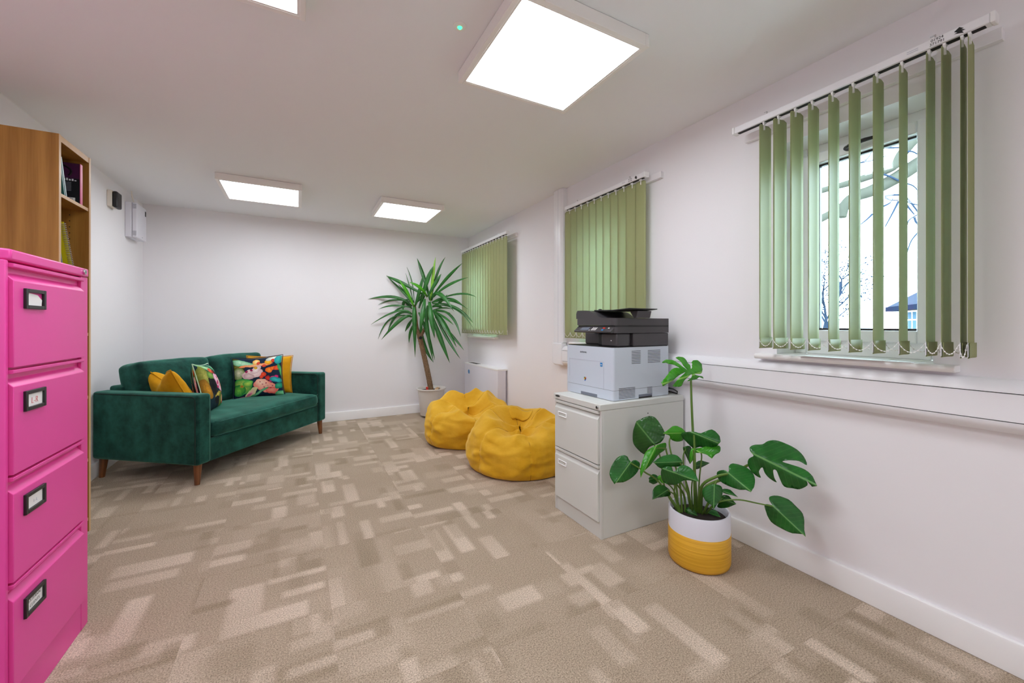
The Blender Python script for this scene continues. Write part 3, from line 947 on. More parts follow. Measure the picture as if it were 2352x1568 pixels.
# ------------------------------------------------------------ pink four-drawer filing cabinet (front faces +X)
def pink_cabinet():
    X, Y0, Y1, H = -.705, 1.600, 2.095, 1.328
    t = thing('filing_cabinet', (-1.0, 1.84, 0), 'bright pink four-drawer metal filing cabinet at the left edge', 'filing cabinet')
    b = MB()
    b.box((-1.300, Y0, .0), (X - .004, Y1, 1.297))
    b.build('body', 'pink', t, bevel=.006)
    top = MB()
    top.prism([(-1.302, Y0 - .002), (X - .016, Y0 - .002), (X + .012, Y0 + .020), (X + .012, 2.086), (-.735, Y1 + .002), (-1.302, Y1 + .002)], 'z', 1.2975, H)
    top.build('top', 'pink', t, bevel=.005)
    s = MB()
    s.prism([(X - .004, Y0), (X + .006, Y0 + .010), (X + .006, 1.622), (X - .004, 1.622)], 'z', 0, 1.2965)
    s.build('front_post', 'pink', t, bevel=.002)
    s = MB().box((X - .004, 2.044, 0), (X + .006, Y1, 1.2965)); s.build('front_post', 'pink', t, bevel=.002)
    MB().box((X - .0045, 1.622, 0), (X + .005, 2.044, .108)).build('plinth', 'pink', t, bevel=.002)
    # drawers: panel with a bevelled top, finger recess, and a rolled lip above
    zs = [(1.290, 1.002), (.996, .706), (.700, .410), (.404, .112)]
    for i, (zt, z0) in enumerate(zs):
        y0, y1 = 1.6245, 2.0415
        d = MB()
        prof = [(X - .030, z0), (X + .015, z0), (X + .015, zt - .048), (X - .006, zt - .024), (X - .022, zt - .018),
                (X - .022, zt - .012), (X - .030, zt - .012)]
        d.prism(prof, 'y', y0, y1)
        dr = d.build('drawer', 'pink', t, bevel=.0015)
        lip = MB().prism([(X - .022, zt - .012), (X + .013, zt - .012), (X + .015, zt - .010), (X + .015, zt - .001), (X - .022, zt - .001)], 'y', y0, y1)
        lip.build('handle_lip', 'pink', dr, bevel=.001)
        # card holder
        hy0, hy1, ht, hb = 1.668, 1.772, zt - .066, zt - .124
        xx = X + .015
        f = MB(); e = .0105
        f.box((xx, hy0, hb), (xx + .007, hy0 + e, ht)); f.box((xx, hy1 - e, hb), (xx + .007, hy1, ht))
        f.box((xx, hy0 + e, ht - e), (xx + .007, hy1 - e, ht)); f.box((xx, hy0 + e, hb), (xx + .007, hy1 - e, hb + e))
        f.build('card_holder', 'black', dr, bevel=.001)
        cy, cz = (hy0 + hy1) / 2, (ht + hb) / 2
        if i == 0:
            c = MB().prism([(hy0 + .024, ht - .012), (hy0 + .068, ht - .016), (hy1 - .013, ht - .030), (hy1 - .016, hb + .0105), (hy0 + .011, hb + .0105)], 'x', xx + .0005, xx + .002)
            c.build('card', 'paper', dr)
        else:
            MB().box((xx + .0005, hy0 + .010, hb + .010), (xx + .0015, hy1 - .010, ht - .010)).build('card', 'paper', dr)
        def fr(dy, dz): return frame4((xx + .0022, cy + dy, cz + dz), (0, 1, 0), (0, 0, 1))
        if i == 1:
            text('L-R', .026, 'card_writing', 'redprint', dr, fr(0, -.003), shear=.1, thin=.0006)
        if i == 2:
            text('I - L', .012, 'card_writing', 'faintprint', dr, fr(.004, -.004))
        if i == 3:
            text('EXTERNAL', .0135, 'card_writing', 'blackprint', dr, fr(0, .008), shear=.15, thin=.0004)
            text('CLIENTS', .0135, 'card_writing', 'blackprint', dr, fr(0, -.008), shear=.15, thin=.0004)
    lk = MB()
    lk.prism([(2.045 + .0095 * cos(a), 1.313 + .0095 * sin(a)) for a in [2*pi*i/20 for i in range(20)]], 'x', X + .012, X + .018)
    lo = lk.build('lock', 'chrome', t, bevel=.001)
    MB().box((X + .018, 2.0445, 1.308), (X + .0186, 2.0455, 1.318)).build('keyhole', 'dark', lo)
pink_cabinet()

# ------------------------------------------------------------ grey two-drawer cabinet (front faces -X)
def grey_cabinet():
    X, Y0, Y1, H = 1.396, 1.637, 2.064, .704
    XB = 2.019
    t = thing('filing_cabinet', (1.7, 1.85, 0), 'pale grey two-drawer metal filing cabinet under the printer', 'filing cabinet')
    MB().box((X + .012, Y0, 0), (XB, Y1, .671)).build('body', 'greycab', t, bevel=.003)
    MB().box((X - .012, Y0 - .001, .6715), (XB + .002, Y1 + .001, H)).build('top', 'greycab', t, bevel=.003)
    for (a, b) in ((Y0, Y0 + .014), (Y1 - .014, Y1)):
        MB().box((X, a, 0), (X + .0125, b, .671)).build('front_post', 'greycab', t, bevel=.001)
    MB().box((X + .002, Y0 + .014, 0), (X + .012, Y1 - .014, .086)).build('plinth', 'greycab', t, bevel=.001)
    y0, y1 = Y0 + .0155, Y1 - .0155
    for (zt, z0) in ((.669, .389), (.384, .089)):
        x = X
        prof = [(x + .030, z0), (x - .012, z0), (x - .012, zt - .046), (x + .004, zt - .024), (x + .022, zt - .018), (x + .022, zt - .016), (x + .030, zt - .016)]
        dr = MB().prism(prof, 'y', y0, y1).build('drawer', 'greycab', t, bevel=.0015)
        MB().prism([(x + .022, zt - .017), (x - .010, zt - .017), (x - .012, zt - .015), (x - .012, zt - .001), (x + .022, zt - .001)], 'y', y0, y1).build('handle_lip', 'greycab', dr, bevel=.001)
        cy0, cy1, ct, cb = 1.928, 2.012, zt - .066, zt - .094
        f = MB(); e = .0055; xx = x - .012
        f.box((xx - .005, cy0, cb), (xx, cy0 + e, ct)); f.box((xx - .005, cy1 - e, cb), (xx, cy1, ct))
        f.box((xx - .005, cy0 + e, ct - e), (xx, cy1 - e, ct)); f.box((xx - .005, cy0 + e, cb), (xx, cy1 - e, cb + e))
        f.build('card_holder', 'white', dr, bevel=.002)
    xx = X - .012
    MB().prism([(2.020 + .0225 * cos(a) * (1 if abs(cos(a)) < .8 else 1), .692 + .0055 * sin(a)) for a in [2*pi*i/24 for i in range(24)]], 'x', xx - .002, xx).build('badge', 'black', t)
    lk = MB().prism([(1.655 + .009 * cos(a), .688 + .009 * sin(a)) for a in [2*pi*i/20 for i in range(20)]], 'x', xx - .006, xx).build('lock', 'chrome', t, bevel=.001)
    MB().prism([(1.655 + .005 * cos(a), .688 + .005 * sin(a)) for a in [2*pi*i/14 for i in range(14)]], 'x', xx - .0066, xx - .006).build('keyhole', 'dark', lk)
    MB().prism([(1.728 + .0035 * cos(a), .626 + .0035 * sin(a)) for a in [2*pi*i/14 for i in range(14)]], 'y', Y0 - .0008, Y0 + .001).build('screw_hole', 'dark', t)
grey_cabinet()

# ------------------------------------------------------------ multifunction printer; own frame: -x front, +y far side
def printer():
    Y0, Y1 = 0.0, .418
    t = thing('printer', (1.506, 1.670, .7045), 'grey and black office printer with scanner on top of the grey cabinet', 'printer', world=False, rotz=R_(1.2))
    D, HB = .436, .290
    b = MB()
    rc = .014
    def outline(x0, y0, x1, y1, r):
        pts = []
        for (cx, cy, a0) in ((x0 + r, y0 + r, pi), (x1 - .004, y0 + .004, 1.5 * pi), (x1 - .004, y1 - .004, 0), (x0 + r, y1 - r, .5 * pi)):
            rr = r if cx == x0 + r else .004
            for i in range(6):
                a = a0 + (pi / 2) * i / 5
                pts.append((cx + rr * cos(a), cy + rr * sin(a)))
        return pts
    b.prism(outline(0, Y0, D, Y1, rc), 'z', .0575, HB)
    b.build('body', 'printer', t, smooth=True, angle=35)
    MB().prism(outline(0, Y0, D, Y1, rc), 'z', .002, .0560).build('paper_tray', 'printer', t, smooth=True, angle=35)
    MB().prism(outline(.002, Y0 + .002, D - .002, Y1 - .002, rc), 'z', .0555, .058).build('tray_gap', 'printerdark', t)
    # finger notch in the tray, panel outline on the front
    MB().box((-.0012, .13, .0025), (.004, .275, .020)).build('tray_notch', 'screen', t, bevel=.002)
    l = MB(); w = .0008
    l.box((-w, .075, .207), (.001, .385, .2085)); l.box((-w, .075, .058), (.001, .0762, .207)); l.box((-w, .384, .1), (.001, .385, .207))
    l.build('door_seam', 'faintprint', t)
    text('SAMSUNG', .0135, 'maker_name', 'blackprint', t, frame4((-.0004, .252, .253), (0, -1, 0), (0, 0, 1)), extrude=.0004)
    s = MB().box((-.001, .086, .181), (.0005, .104, .203)).build('energy_sticker', 'bluesticker', t)
    MB().box((-.0014, .089, .190), (.0, .101, .193)).build('sticker_print', 'white', s)
    fl = []
    M['sq_r'] = plain('logo_red', '#d8442a', .5); M['sq_g'] = plain('logo_green', '#3a9a3c', .5); M['sq_b'] = plain('logo_blue', '#2a62c0', .5); M['sq_y'] = plain('logo_yellow', '#e8b820', .5)
    for (dy, dz, m) in ((.0045, .0075, 'sq_g'), (-.0045, .0075, 'sq_r'), (.0045, 0, 'sq_y'), (-.0045, 0, 'black'), (0, -.0075, 'sq_b')):
        MB().box((-.001, .2365 + dy - .0042, .096 + dz - .0036), (.0005, .2365 + dy + .0042, .096 + dz + .0036)).build('colour_mark', m, t)
    # louvres on the near side
    def vents(x0, x1, z0, z1, n):
        v = MB()
        for i in range(n):
            z = z0 + (z1 - z0) * i / (n - 1)
            v.box((x0, Y0 - .0006, z - .0013), (x1, Y0 + .002, z + .0013))
        v.build('side_vent', 'printerdark', t)
    vents(.136, .205, .200, .268, 9); vents(.262, .365, .200, .268, 9)
    vents(.040, .162, .012, .066, 8); vents(.258, .298, .020, .058, 6)
    MB().box((.190, Y0 - .001, .002), (.296, Y0 + .004, .022)).build('side_notch', 'screen', t)
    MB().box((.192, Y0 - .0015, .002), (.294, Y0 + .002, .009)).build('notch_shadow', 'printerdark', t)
    MB().box((.395, Y0 - .0008, .080), (.402, Y0 + .001, .100)).build('side_catch', 'white', t)
    # black deck and rear riser
    MB().prism(outline(.004, Y0 + .004, D - .004, Y1 - .004, .02), 'z', HB, HB + .004).build('output_deck', 'printerdark', t)
    MB().prism([(.15, Y0), (D, Y0), (D, Y1), (.15, Y1)], 'z', HB + .004, HB + .078).build('rear_riser', 'printerblack', t, bevel=.006)
    MB().prism([(.03, Y0 + .004), (.11, Y0 + .004), (.15, Y0 + .02), (.15, .13), (.03, .13)], 'z', HB + .004, HB + .078).build('front_column', 'printerblack', t, bevel=.008)
    MB().box((.029, .045, HB + .035), (.031, .052, HB + .040)).build('usb_port', 'white', t)
    MB().box((.06, .13, HB + .004), (.14, .19, HB + .075)).build('inner_column', 'printerdark', t, bevel=.006)
    # scanner bed
    zs = HB + .079
    fy1 = .338
    def sc_out(x0):
        pts = [(D, Y0), (D, fy1)]
        for i in range(6):
            a = .5 * pi + (pi / 2) * i / 5
            pts.append((x0 + .02 + .02 * cos(a), fy1 - .02 + .02 * sin(a)))
        for i in range(6):
            a = pi + (pi / 2) * i / 5
            pts.append((x0 + .03 + .03 * cos(a), Y0 + .03 + .03 * sin(a)))
        return pts
    MB().prism(sc_out(.012), 'z', zs, zs + .034).build('scanner_base', 'printerblack', t, smooth=True, angle=35)
    MB().prism(sc_out(.020), 'z', zs + .034, zs + .0425).build('scanner_gap', 'printerdark', t)
    MB().box((.14, Y0 - .0004, zs + .0425), (D + .0002, Y0 + .03, zs + .0425 + .0012)).build('lid_seam', 'printerdark', t)
    MB().prism(sc_out(.012), 'z', zs + .0432, zs + .083).build('scanner_lid', 'printerblack', t, smooth=True, angle=35)
    # tilted control panel in front
    cp = MB()
    cp.prism([(.020, zs + .001), (-.008, zs + .001), (-.012, zs + .010), (.020, zs + .034)], 'y', Y0 + .012, fy1 - .008)
    cpo = cp.build('control_panel', 'printerblack', t, bevel=.004)
    def onp(f):  # point on the sloping face
        return (-.012 + .032 * f, zs + .010 + .024 * f + .0009)
    def slab(y0, y1, f0, f1, name, m):
        a, b_ = onp(f0), onp(f1)
        MB().prism([(a[0], a[1]), (b_[0], b_[1]), (b_[0] - .001, b_[1] + .0012), (a[0] - .001, a[1] + .0012)], 'y', y0, y1).build(name, m, cpo)
    slab(.205, .275, .15, .85, 'display', 'screen')
    for r in range(4):
        for c in range(3):
            slab(.140 + .014 * c, .148 + .014 * c, .15 + .19 * r, .27 + .19 * r, 'key', 'paper')
    slab(.075, .092, .55, .85, 'stop_key', 'red'); slab(.075, .090, .12, .38, 'start_key', 'bluesticker'); slab(.04, .05, .6, .75, 'power_key', 'white')
    slab(.188, .195, .1, .25, 'menu_key', 'potwhite')
    # document feeder: hump at the far side falling to the lid
    z0 = zs + .083
    hump = []
    for i in range(13):
        u = i / 12
        y = fy1 - .012 - u * .275
        k = 1 - 1 / (1 + math.exp(-(u - .58) * 13))
        hump.append((y, z0 + .0495 * k - .001))
    poly = [(Y0 + .045, z0 - .001)] + hump[::-1] + [(fy1 - .004, z0 + .038), (fy1, z0 + .028), (fy1, z0 - .001)]
    ad = MB()
    ad.prism(poly, 'x', .014, .30)
    ad.build('document_feeder', 'printerblack', t, smooth=True, angle=50)
    # input tray: dark shelf flying over the lid, on a slanted foot
    tr = MB()
    tr.prism([(.215, z0 + .044), (.06, z0 + .0395), (-.062, z0 + .048), (-.064, z0 + .053), (.06, z0 + .047), (.215, z0 + .0505)], 'x', .05, .27)
    tr.build('input_tray', 'printerdark', t, bevel=.002)
    MB().prism([(-.018, z0 + .001), (-.0, z0 + .001), (.03, z0 + .041), (-.03, z0 + .041)], 'x', .15, .26).build('tray_prop', 'printerblack', t, bevel=.002)
    g = MB().box((.10, .225, z0 + .048), (.12, .235, z0 + .058)); g.build('paper_guide', 'printerblack', t, bevel=.002)
printer()

t = thing('power_cable', (1.95, 1.70, .706), 'short black cable looping behind the printer', 'cable')
MB().tube([(1.952, 1.80, .73), (1.962, 1.72, .742), (1.975, 1.675, .738), (1.988, 1.655, .724), (1.998, 1.665, .7105), (2.010, 1.72, .7105), (2.0, 1.80, .7105)], .004, 8).build('lead', 'black', t, smooth=True)

# ------------------------------------------------------------ tall narrow bookcase, its end towards us
def bookcase():
    Xb, Xf, Y0, Y1, H = -1.318, -1.0, 2.698, 3.029, 2.026
    t = thing('bookcase', (-1.156, 2.865, 0), 'tall oak bookcase behind the pink cabinet', 'bookcase')
    def part(a, b, name, edge):
        o = MB().box(a, b).build(name, 'oak', t, bevel=.0008)
        MB().box(*edge).build('edging', 'oakedge', o)
    e = .0015
    for (y0, y1) in ((Y0, Y0 + .018), (Y1 - .018, Y1)):
        part((Xb, y0, 0), (Xf, y1, H), 'side_panel', ((Xf, y0, 0), (Xf + e, y1, H)))
    ya, yb = Y0 + .018, Y1 - .018
    part((Xb, ya, H - .03), (Xf - .002, yb, H - .001), 'top_panel', ((Xf - .002, ya, H - .03), (Xf - .0005, yb, H - .001)))
    for z in (1.734, 1.395, 1.06, .72, .38, .06):
        part((Xb, ya, z), (Xf - .004, yb, z + .016), 'shelf', ((Xf - .004, ya, z), (Xf - .0025, yb, z + .016)))
    MB().box((Xb, ya, .06), (Xb + .006, yb, H - .03)).build('back_panel', 'oak', t)
    p = MB()
    for i in range(9):
        z = 1.45 + i * .032
        if i == 2: continue
        p.prism([(-1.075 + .0028 * cos(a), z + .0028 * sin(a)) for a in [2*pi*j/10 for j in range(10)]], 'y', yb - .0006, yb + .002)
    p.build('pin_holes', 'dark', t)
bookcase()
M['plum'] = plain('plum_cover', '#4d1c48', .3, var=.3); M['hotpink'] = plain('hot_pink_spine', '#d84a83', .4)
M['blackcover'] = plain('black_cover', '#151017', .3); M['teal'] = plain('teal_cover', '#2c6a66', .4); M['aqua'] = plain('pale_aqua_cover', '#a9c4c6', .4)
M['yellow'] = plain('yellow_card', '#d9cf10', .5); M['coil'] = plain('grey_coil', '#a9a49f', .35)
M['redcover'] = plain('red_cover', '#c9453a', .5); M['slate'] = plain('slate_cover', '#6d7787', .5)
t = thing('magazine', (-1.1, 2.95, 1.7505), 'thick black and plum magazine with pink spine, upper shelf of the oak bookcase', 'book')
z0, z1 = 1.7505, 1.965
MB().box((-1.235, 2.946, z0), (-1.012, 2.966, z1)).build('pages', 'blackcover', t)
MB().box((-1.010, 2.944, z0), (-1.0125, 2.968, z1)).build('spine', 'hotpink', t)
cv = MB().box((-1.235, 2.944, z0), (-1.0125, 2.946, z1)).build('cover', 'blackcover', t)
pt = MB().box((-1.233, 2.9435, 1.885), (-1.0145, 2.944, z1 - .001)).build('plum_panel', 'plum', cv)
arc = MB(); arc.tube([(-1.095 + .050 * cos(a), 2.9437, 1.918 + .034 * sin(a)) for a in [-.6 + 3.6 * i / 16 for i in range(17)]], .005, 6); arc.build('dark_swirl', 'blackcover', cv)
lines = MB()
for i in range(7): lines.box((-1.19 + .006 * (i % 3), 2.9436, 1.862 - .007 * i), (-1.045, 2.944, 1.8635 - .007 * i))
lines.build('printed_lines', 'faintprint', cv)
ph = MB()
random.seed(3)
for i in range(16): 
    x = -1.19 + .0105 * i; ph.box((x, 2.9436, 1.872), (x + .007, 2.944, 1.875 + random.random() * .012))
ph.build('photo_strip', 'whiteplastic', cv)
bc = MB().box((-1.13, 2.9436, 1.765), (-1.03, 2.944, 1.785)).build('barcode_panel', 'white', cv)
bb = MB()
for i in range(18): bb.box((-1.118 + .0045 * i, 2.9432, 1.768), (-1.118 + .0045 * i + .0012 + .0015 * (i % 3 == 0), 2.9436, 1.782))
bb.build('barcode', 'blackprint', cv)
def leaner(name, y, lean, w, h, d, z, m, label, spine=None):
    t = thing(name, (-1.105, y, z), label, 'book', world=False)
    t.rotation_euler = (lean, 0, 0)
    MB().box((-d / 2 + .002, .001, .001), (d / 2 - .002, w - .001, h - .001)).build('pages', 'paper', t)
    c = MB(); c.box((-d / 2, 0, 0), (d / 2, .001, h)); c.box((-d / 2, w - .001, 0), (d / 2, w, h)); c.box((d / 2 - .001, 0, 0), (d / 2, w, h))
    c.build('cover', m, t, bevel=.0005)
    return t
leaner('book', 2.778, R_(16), .009, .200, .19, 1.7525, 'teal', 'thin dark teal book leaning on the upper shelf of the oak bookcase')
leaner('book', 2.795, R_(16), .010, .185, .19, 1.7530, 'aqua', 'pale aqua book leaning beside the plum magazine')
# spiral notebook
t = thing('spiral_notebook', (-1.100, 2.866, 1.4135), 'yellow spiral notebook leaning on the second shelf of the oak bookcase', 'notebook', world=False)
t.rotation_euler = (R_(23), 0, 0)
MB().box((-.09, 0, 0), (.088, .0012, .228)).build('cover', 'yellow', t, bevel=.0003)
MB().box((-.089, .0014, .001), (.083, .010, .224)).build('pages', 'paper', t)
MB().box((-.09, .0102, 0), (.085, .0114, .225)).build('back_cover', 'blackcover', t)
co = MB()
for i in range(24):
    z = .006 + .0092 * i
    co.tube([(.082 + .009 * cos(a), .0055 + .009 * sin(a), z) for a in [2*pi*j/12 for j in range(13)]], .0016, 5)
co.build('spiral_coil', 'coil', t, smooth=True)
leaner('book', 2.772, R_(15), .006, .170, .17, 1.4130, 'redcover', 'thin red booklet squeezed beside the yellow notebook')
leaner('book', 2.786, R_(16), .006, .175, .17, 1.4135, 'slate', 'thin slate-blue booklet squeezed beside the yellow notebook')

# ------------------------------------------------------------ wall boxes
t = thing('control_box', (XL, 4.78, 2.04), 'pale lilac vented box high on the left wall by the corner', 'box')
bx, y0, y1, z0, z1 = XL + .082, 4.66, 4.905, 1.885, 2.190
MB().box((XL, y0, z0), (XL + .045, y1, z1)).build('back_case', 'whiteplastic', t, bevel=.006)
MB().box((XL + .0465, y0, z0), (bx, y1, z1)).build('front_cover', 'whiteplastic', t, bevel=.008, seg=3)
for zc in (z1 - .035, z0 + .035):
    v = MB()
    for i in range(7): v.box((XL + .052, y0 - .0006, zc - .019 + .006 * i), (XL + .076, y0 + .001, zc - .0165 + .006 * i))
    v.build('vent', 'screen', t)
MB().box((bx - .001, 4.862, 2.115), (bx + .001, 4.892, 2.160)).build('display', 'black', t)
MB().prism([(4.79 + .004 * cos(a), 1.905 + .004 * sin(a)) for a in [2*pi*i/12 for i in range(12)]], 'x', bx, bx + .001).build('screw', 'screen', t)
MB().tube([(XL + .05, 4.70, 2.188), (XL + .042, 4.685, 2.24), (XL + .038, 4.68, ZC)], .005, 8).build('conduit', 'cream', t, smooth=True)
t = thing('wall_sensor', (XL, 4.33, 2.12), 'small black sensor on a cream backing plate, left wall', 'sensor')
MB().box((XL, 4.285, 2.055), (XL + .030, 4.40, 2.182)).build('back_plate', 'cream', t, bevel=.004)
MB().box((XL + .0305, 4.288, 2.050), (XL + .062, 4.39, 2.178)).build('casing', 'black', t, bevel=.012, seg=3)

# ------------------------------------------------------------ low radiator cover in the far corner
t = thing('radiator_cover', (1.98, 4.43, 0), 'white boxed radiator cover with a blue dot, far right corner', 'radiator')
MB().box((1.918, 3.945, .10), (XR - .019, 4.925, .622)).build('casing', 'whiteplastic', t, bevel=.004)
MB().box((1.916, 3.943, .615), (XR - .0005, 4.927, .634)).build('top_plate', 'trim', t, bevel=.003)
sl = MB()
for i in range(6): sl.box((1.945 + .011 * i, 4.60, .6335), (1.951 + .011 * i, 4.86, .6348))
sl.build('outlet_grille', 'dark', t)
MB().box((1.93, 3.96, 0), (2.01, 4.91, .0995)).build('plinth', 'screen', t)
MB().prism([(4.779 + .027 * cos(a), .527 + .027 * sin(a)) for a in [2*pi*i/24 for i in range(24)]], 'x', 1.917, 1.9185).build('blue_dot', 'bluesticker', t)

# ------------------------------------------------------------ green velvet sofa, in its own frame (x along, y back)
def sofa():
    t = thing('sofa', (-.612, 3.481, 0), 'dark green velvet two-seat sofa standing across the far left corner', 'sofa', world=False, rotz=math.atan2(.790032, .613065))
    L, D, Z0, ZA, AW = 1.424, .905, .140, .632, .112
    for x0 in (0, L - AW):
        a = MB().box((x0, 0, Z0), (x0 + AW, D, ZA)).build('arm', 'velvet', t, bevel=.022, seg=4, angle=80)
        for xs in (x0 - .0005, x0 + AW + .0005):
            p = MB()
            i = .013
            pts = [(xs, .004 + i, Z0 + .01), (xs, .004 + i, ZA - .055)]
            pts += [(xs, .004 + i + .032 * (1 - cos(q)), ZA - .055 + .032 * sin(q) + .010) for q in [pi/2*k/5 for k in range(1, 6)]]
            pts += [(xs, D - .03, ZA - .013)]
            p.tube(pts, .0042, 7)
            p.build('piping', 'velvetdark', a, smooth=True)
    MB().box((AW - .005, .016, Z0), (L - AW + .005, D - .04, .298)).build('base_rail', 'velvet', t, bevel=.01, seg=3)
    MB().box((L / 2 - .001, .0152, Z0 + .01), (L / 2 + .001, .0170, .294)).build('front_seam', 'velvetdark', t)
    MB().box((AW - .005, D - .14, .298), (L - AW + .005, D, .66)).build('back_frame', 'velvet', t, bevel=.02, seg=3)
    w = (L - 2 * AW)
    c = soft_box((L / 2, .315, .366), (w / 2 - .004, .322, .062), .045, (0, .016, .022), 20, 2, .009, 8, (2.2, .5, .6))
    sc = c.build('seat_cushion', 'velvet', t, smooth=True, subsurf=1)
    p = MB()
    hw = w / 2 - .004
    p.tube([(L/2 - hw + .02, .004, .420)] + [(L/2 - hw + .05 + (2*hw - .1) * i / 10, -.010 - .012 * (1 - (i / 5 - 1) ** 2), .412) for i in range(11)] + [(L/2 + hw - .02, .004, .420)], .0035, 6)
    p.tube([(L/2 - hw + .02, .004, .318)] + [(L/2 - hw + .05 + (2*hw - .1) * i / 10, -.008 - .010 * (1 - (i / 5 - 1) ** 2), .316) for i in range(11)] + [(L/2 + hw - .02, .004, .318)], .0035, 6)
    p.build('piping', 'velvet', sc, smooth=True)
    for k in range(2):
        bw = w / 2
        cx = AW + bw * (k + .5)
        m = soft_box((0, 0, 0), (bw / 2 - .002, .105, .205), .040, (.0, .040, .012), 14, 5 + k * 3, .008, 7)
        rot = Matrix.Rotation(R_(-11), 4, 'X')
        m.v = [tuple(rot @ V(q) + V((cx, .715, .622))) for q in m.v]
        m.build('back_cushion', 'velvet', t, smooth=True, subsurf=1)
    for (x, y) in ((.045, .045), (L - .045, .045), (.045, D - .05), (L - .045, D - .05)):
        sx = .010 if x < .5 else -.010; sy = .006 if y < .4 else -.006
        MB().tube([(x - sx, y - sy, 0), (x, y, Z0 + .004)], [.0165, .026], 20).build('leg', 'legwood', t, smooth=True, angle=50)
sofa()
SO = V((-.612, 3.481, 0)); SU = V((.613065, .790032, 0)); SV = V((-.790032, .613065, 0))
def cushion(u, v, z, yaw, lean, roll, w, h, th, material, label, chop=0, seed=0, edge='piping'):
    p = SO + SU * u + SV * v
    t = thing('cushion', (p.x, p.y, z), label, 'cushion', 'cushions on the green sofa', world=False)
    base = math.atan2(SU.y, SU.x)
    t.rotation_euler = (Matrix.Rotation(base + yaw, 4, 'Z') @ Matrix.Rotation(lean, 4, 'X') @ Matrix.Rotation(roll, 4, 'Y')).to_euler()
    pillow(w, h, th, 22, chop, seed, .009).build('cover', material, t, smooth=True, subsurf=1, angle=120)
    pillow_edge(w, h, chop, 22, .0038).build('piping', edge, t, smooth=True)
cushion(.225, .470, .60, R_(74), R_(-26), R_(4), .39, .40, .17, 'mustard', 'mustard velvet cushion with a dented top, left end of the sofa', .075, 1, 'mustard')
cushion(.425, .375, .612, R_(34), R_(-14), R_(4), .40, .40, .15, 'floralL', 'floral cushion seen nearly edge-on beside the left mustard cushion', 0, 4, 'mintpipe')
cushion(1.168, .440, .622, R_(-44), R_(-7), R_(2), .40, .385, .13, 'mustard', 'plump mustard velvet cushion against the right arm of the sofa', 0, 7, 'mustard')
cushion(.994, .410, .622, R_(-46), R_(-9), R_(-2), .42, .40, .11, 'floralR', 'navy floral cushion facing the room in front of the right mustard cushion', 0, 11, 'navypipe')

# ------------------------------------------------------------ bean bags
def catmull(P, t):
    n = len(P) - 1
    x = t * n; i = min(int(x), n - 1); f = x - i
    p0, p1, p2, p3 = P[max(i-1, 0)], P[i], P[i+1], P[min(i+2, n)]
    return tuple(.5 * ((2*b) + (-a + c) * f + (2*a - 5*b + 4*c - d) * f*f + (-a + 3*b - 3*c + d) * f**3) for a, b, c, d in zip(p0, p1, p2, p3))
def beanbag(c, R, H, label, seed, seams, dent_dir, tilt):
    t = thing('beanbag', (c[0], c[1], 0), label, 'beanbag', 'ochre bean bags')
    P = [(0, 0), (.55, 0), (.86, .0), (.955, .06), (1.0, .28), (1.01, .50), (.97, .70), (.88, .86), (.74, .96), (.58, .985), (.42, .92), (.28, .82), (.14, .75), (0, .73)]
    NTH, NR = 144, 72
    mb = MB()
    def surf(th, s):
        r, z = catmull(P, s)
        r = max(r, 0) * R; z = max(z, 0) * H
        # higher at the back, lower to the front
        z *= 1 + tilt * cos(th - dent_dir) * min(1, z / H) ** 1.5
        if z < 0: z = 0
        x, y = r * cos(th), r * sin(th)
        q = V((x * 3.1 + seed, y * 3.1, z * 3.4))
        top = max(0, min(1, (s - .5) / .18))
        body = max(0, min(1, (s - .18) / .1))
        n1 = noise.noise(q); n2 = 1 - abs(noise.noise(q * 1.5 + V((3, 1, 7)))) * 2
        n3 = 1 - abs(noise.noise(V((x * 4.2 + seed, y * 4.2, 2.2)))) * 2.4
        lowf = noise.noise(V((cos(th) * 1.1 + seed * 2, sin(th) * 1.1, z * 1.2)))
        d = body * (0.040 * n1 + .016 * n2 * n2 * (1 - top)) + top * (.060 * n3 - .014)
        hw = noise.noise(V((cos(th) * 5 + seed, sin(th) * 5, z * 26)))
        g = 0
        for sa in seams:
            da = abs((th - sa + pi) % (2 * pi) - pi)
            g += math.exp(-(da / .035) ** 2) * .012 * (1 if s < .8 else .4)
            hw *= 1 + 1.6 * math.exp(-(da / .22) ** 2)
        d += body * (1 - top) * .009 * hw
        d -= body * g
        d += .05 * lowf * body
        nr = V((cos(th), sin(th), 0)) * (1 - .75 * top) + V((0, 0, 1)) * top
        p = V((x, y, z)) + nr.normalized() * d * (R / .42)
        p.z = max(p.z, .002 if s < .25 else .01)
        return (c[0] + p.x, c[1] + p.y, p.z)
    for i in range(NR + 1):
        for j in range(NTH):
            mb.v.append(surf(2 * pi * j / NTH, i / NR))
    for i in range(NR):
        for j in range(NTH):
            mb.f.append((i*NTH + j, i*NTH + (j+1) % NTH, (i+1)*NTH + (j+1) % NTH, (i+1)*NTH + j))
    o = mb.build('cover', 'beanbag', t, smooth=True, subsurf=1, angle=180)
    for sa in seams:
        m = MB()
        m.tube([surf(sa, .17 + .66 * k / 30) for k in range(31)], .0030, 6)
        m.build('seam', 'beanseam', t, smooth=True)
    return t, surf
bt, surf = beanbag((1.585, 2.845), .405, .365, 'nearer ochre bean bag, partly behind the grey cabinet', 1.7, [R_(a) for a in (-108, -168, -48, 12, 72, 132)], R_(62), .22)
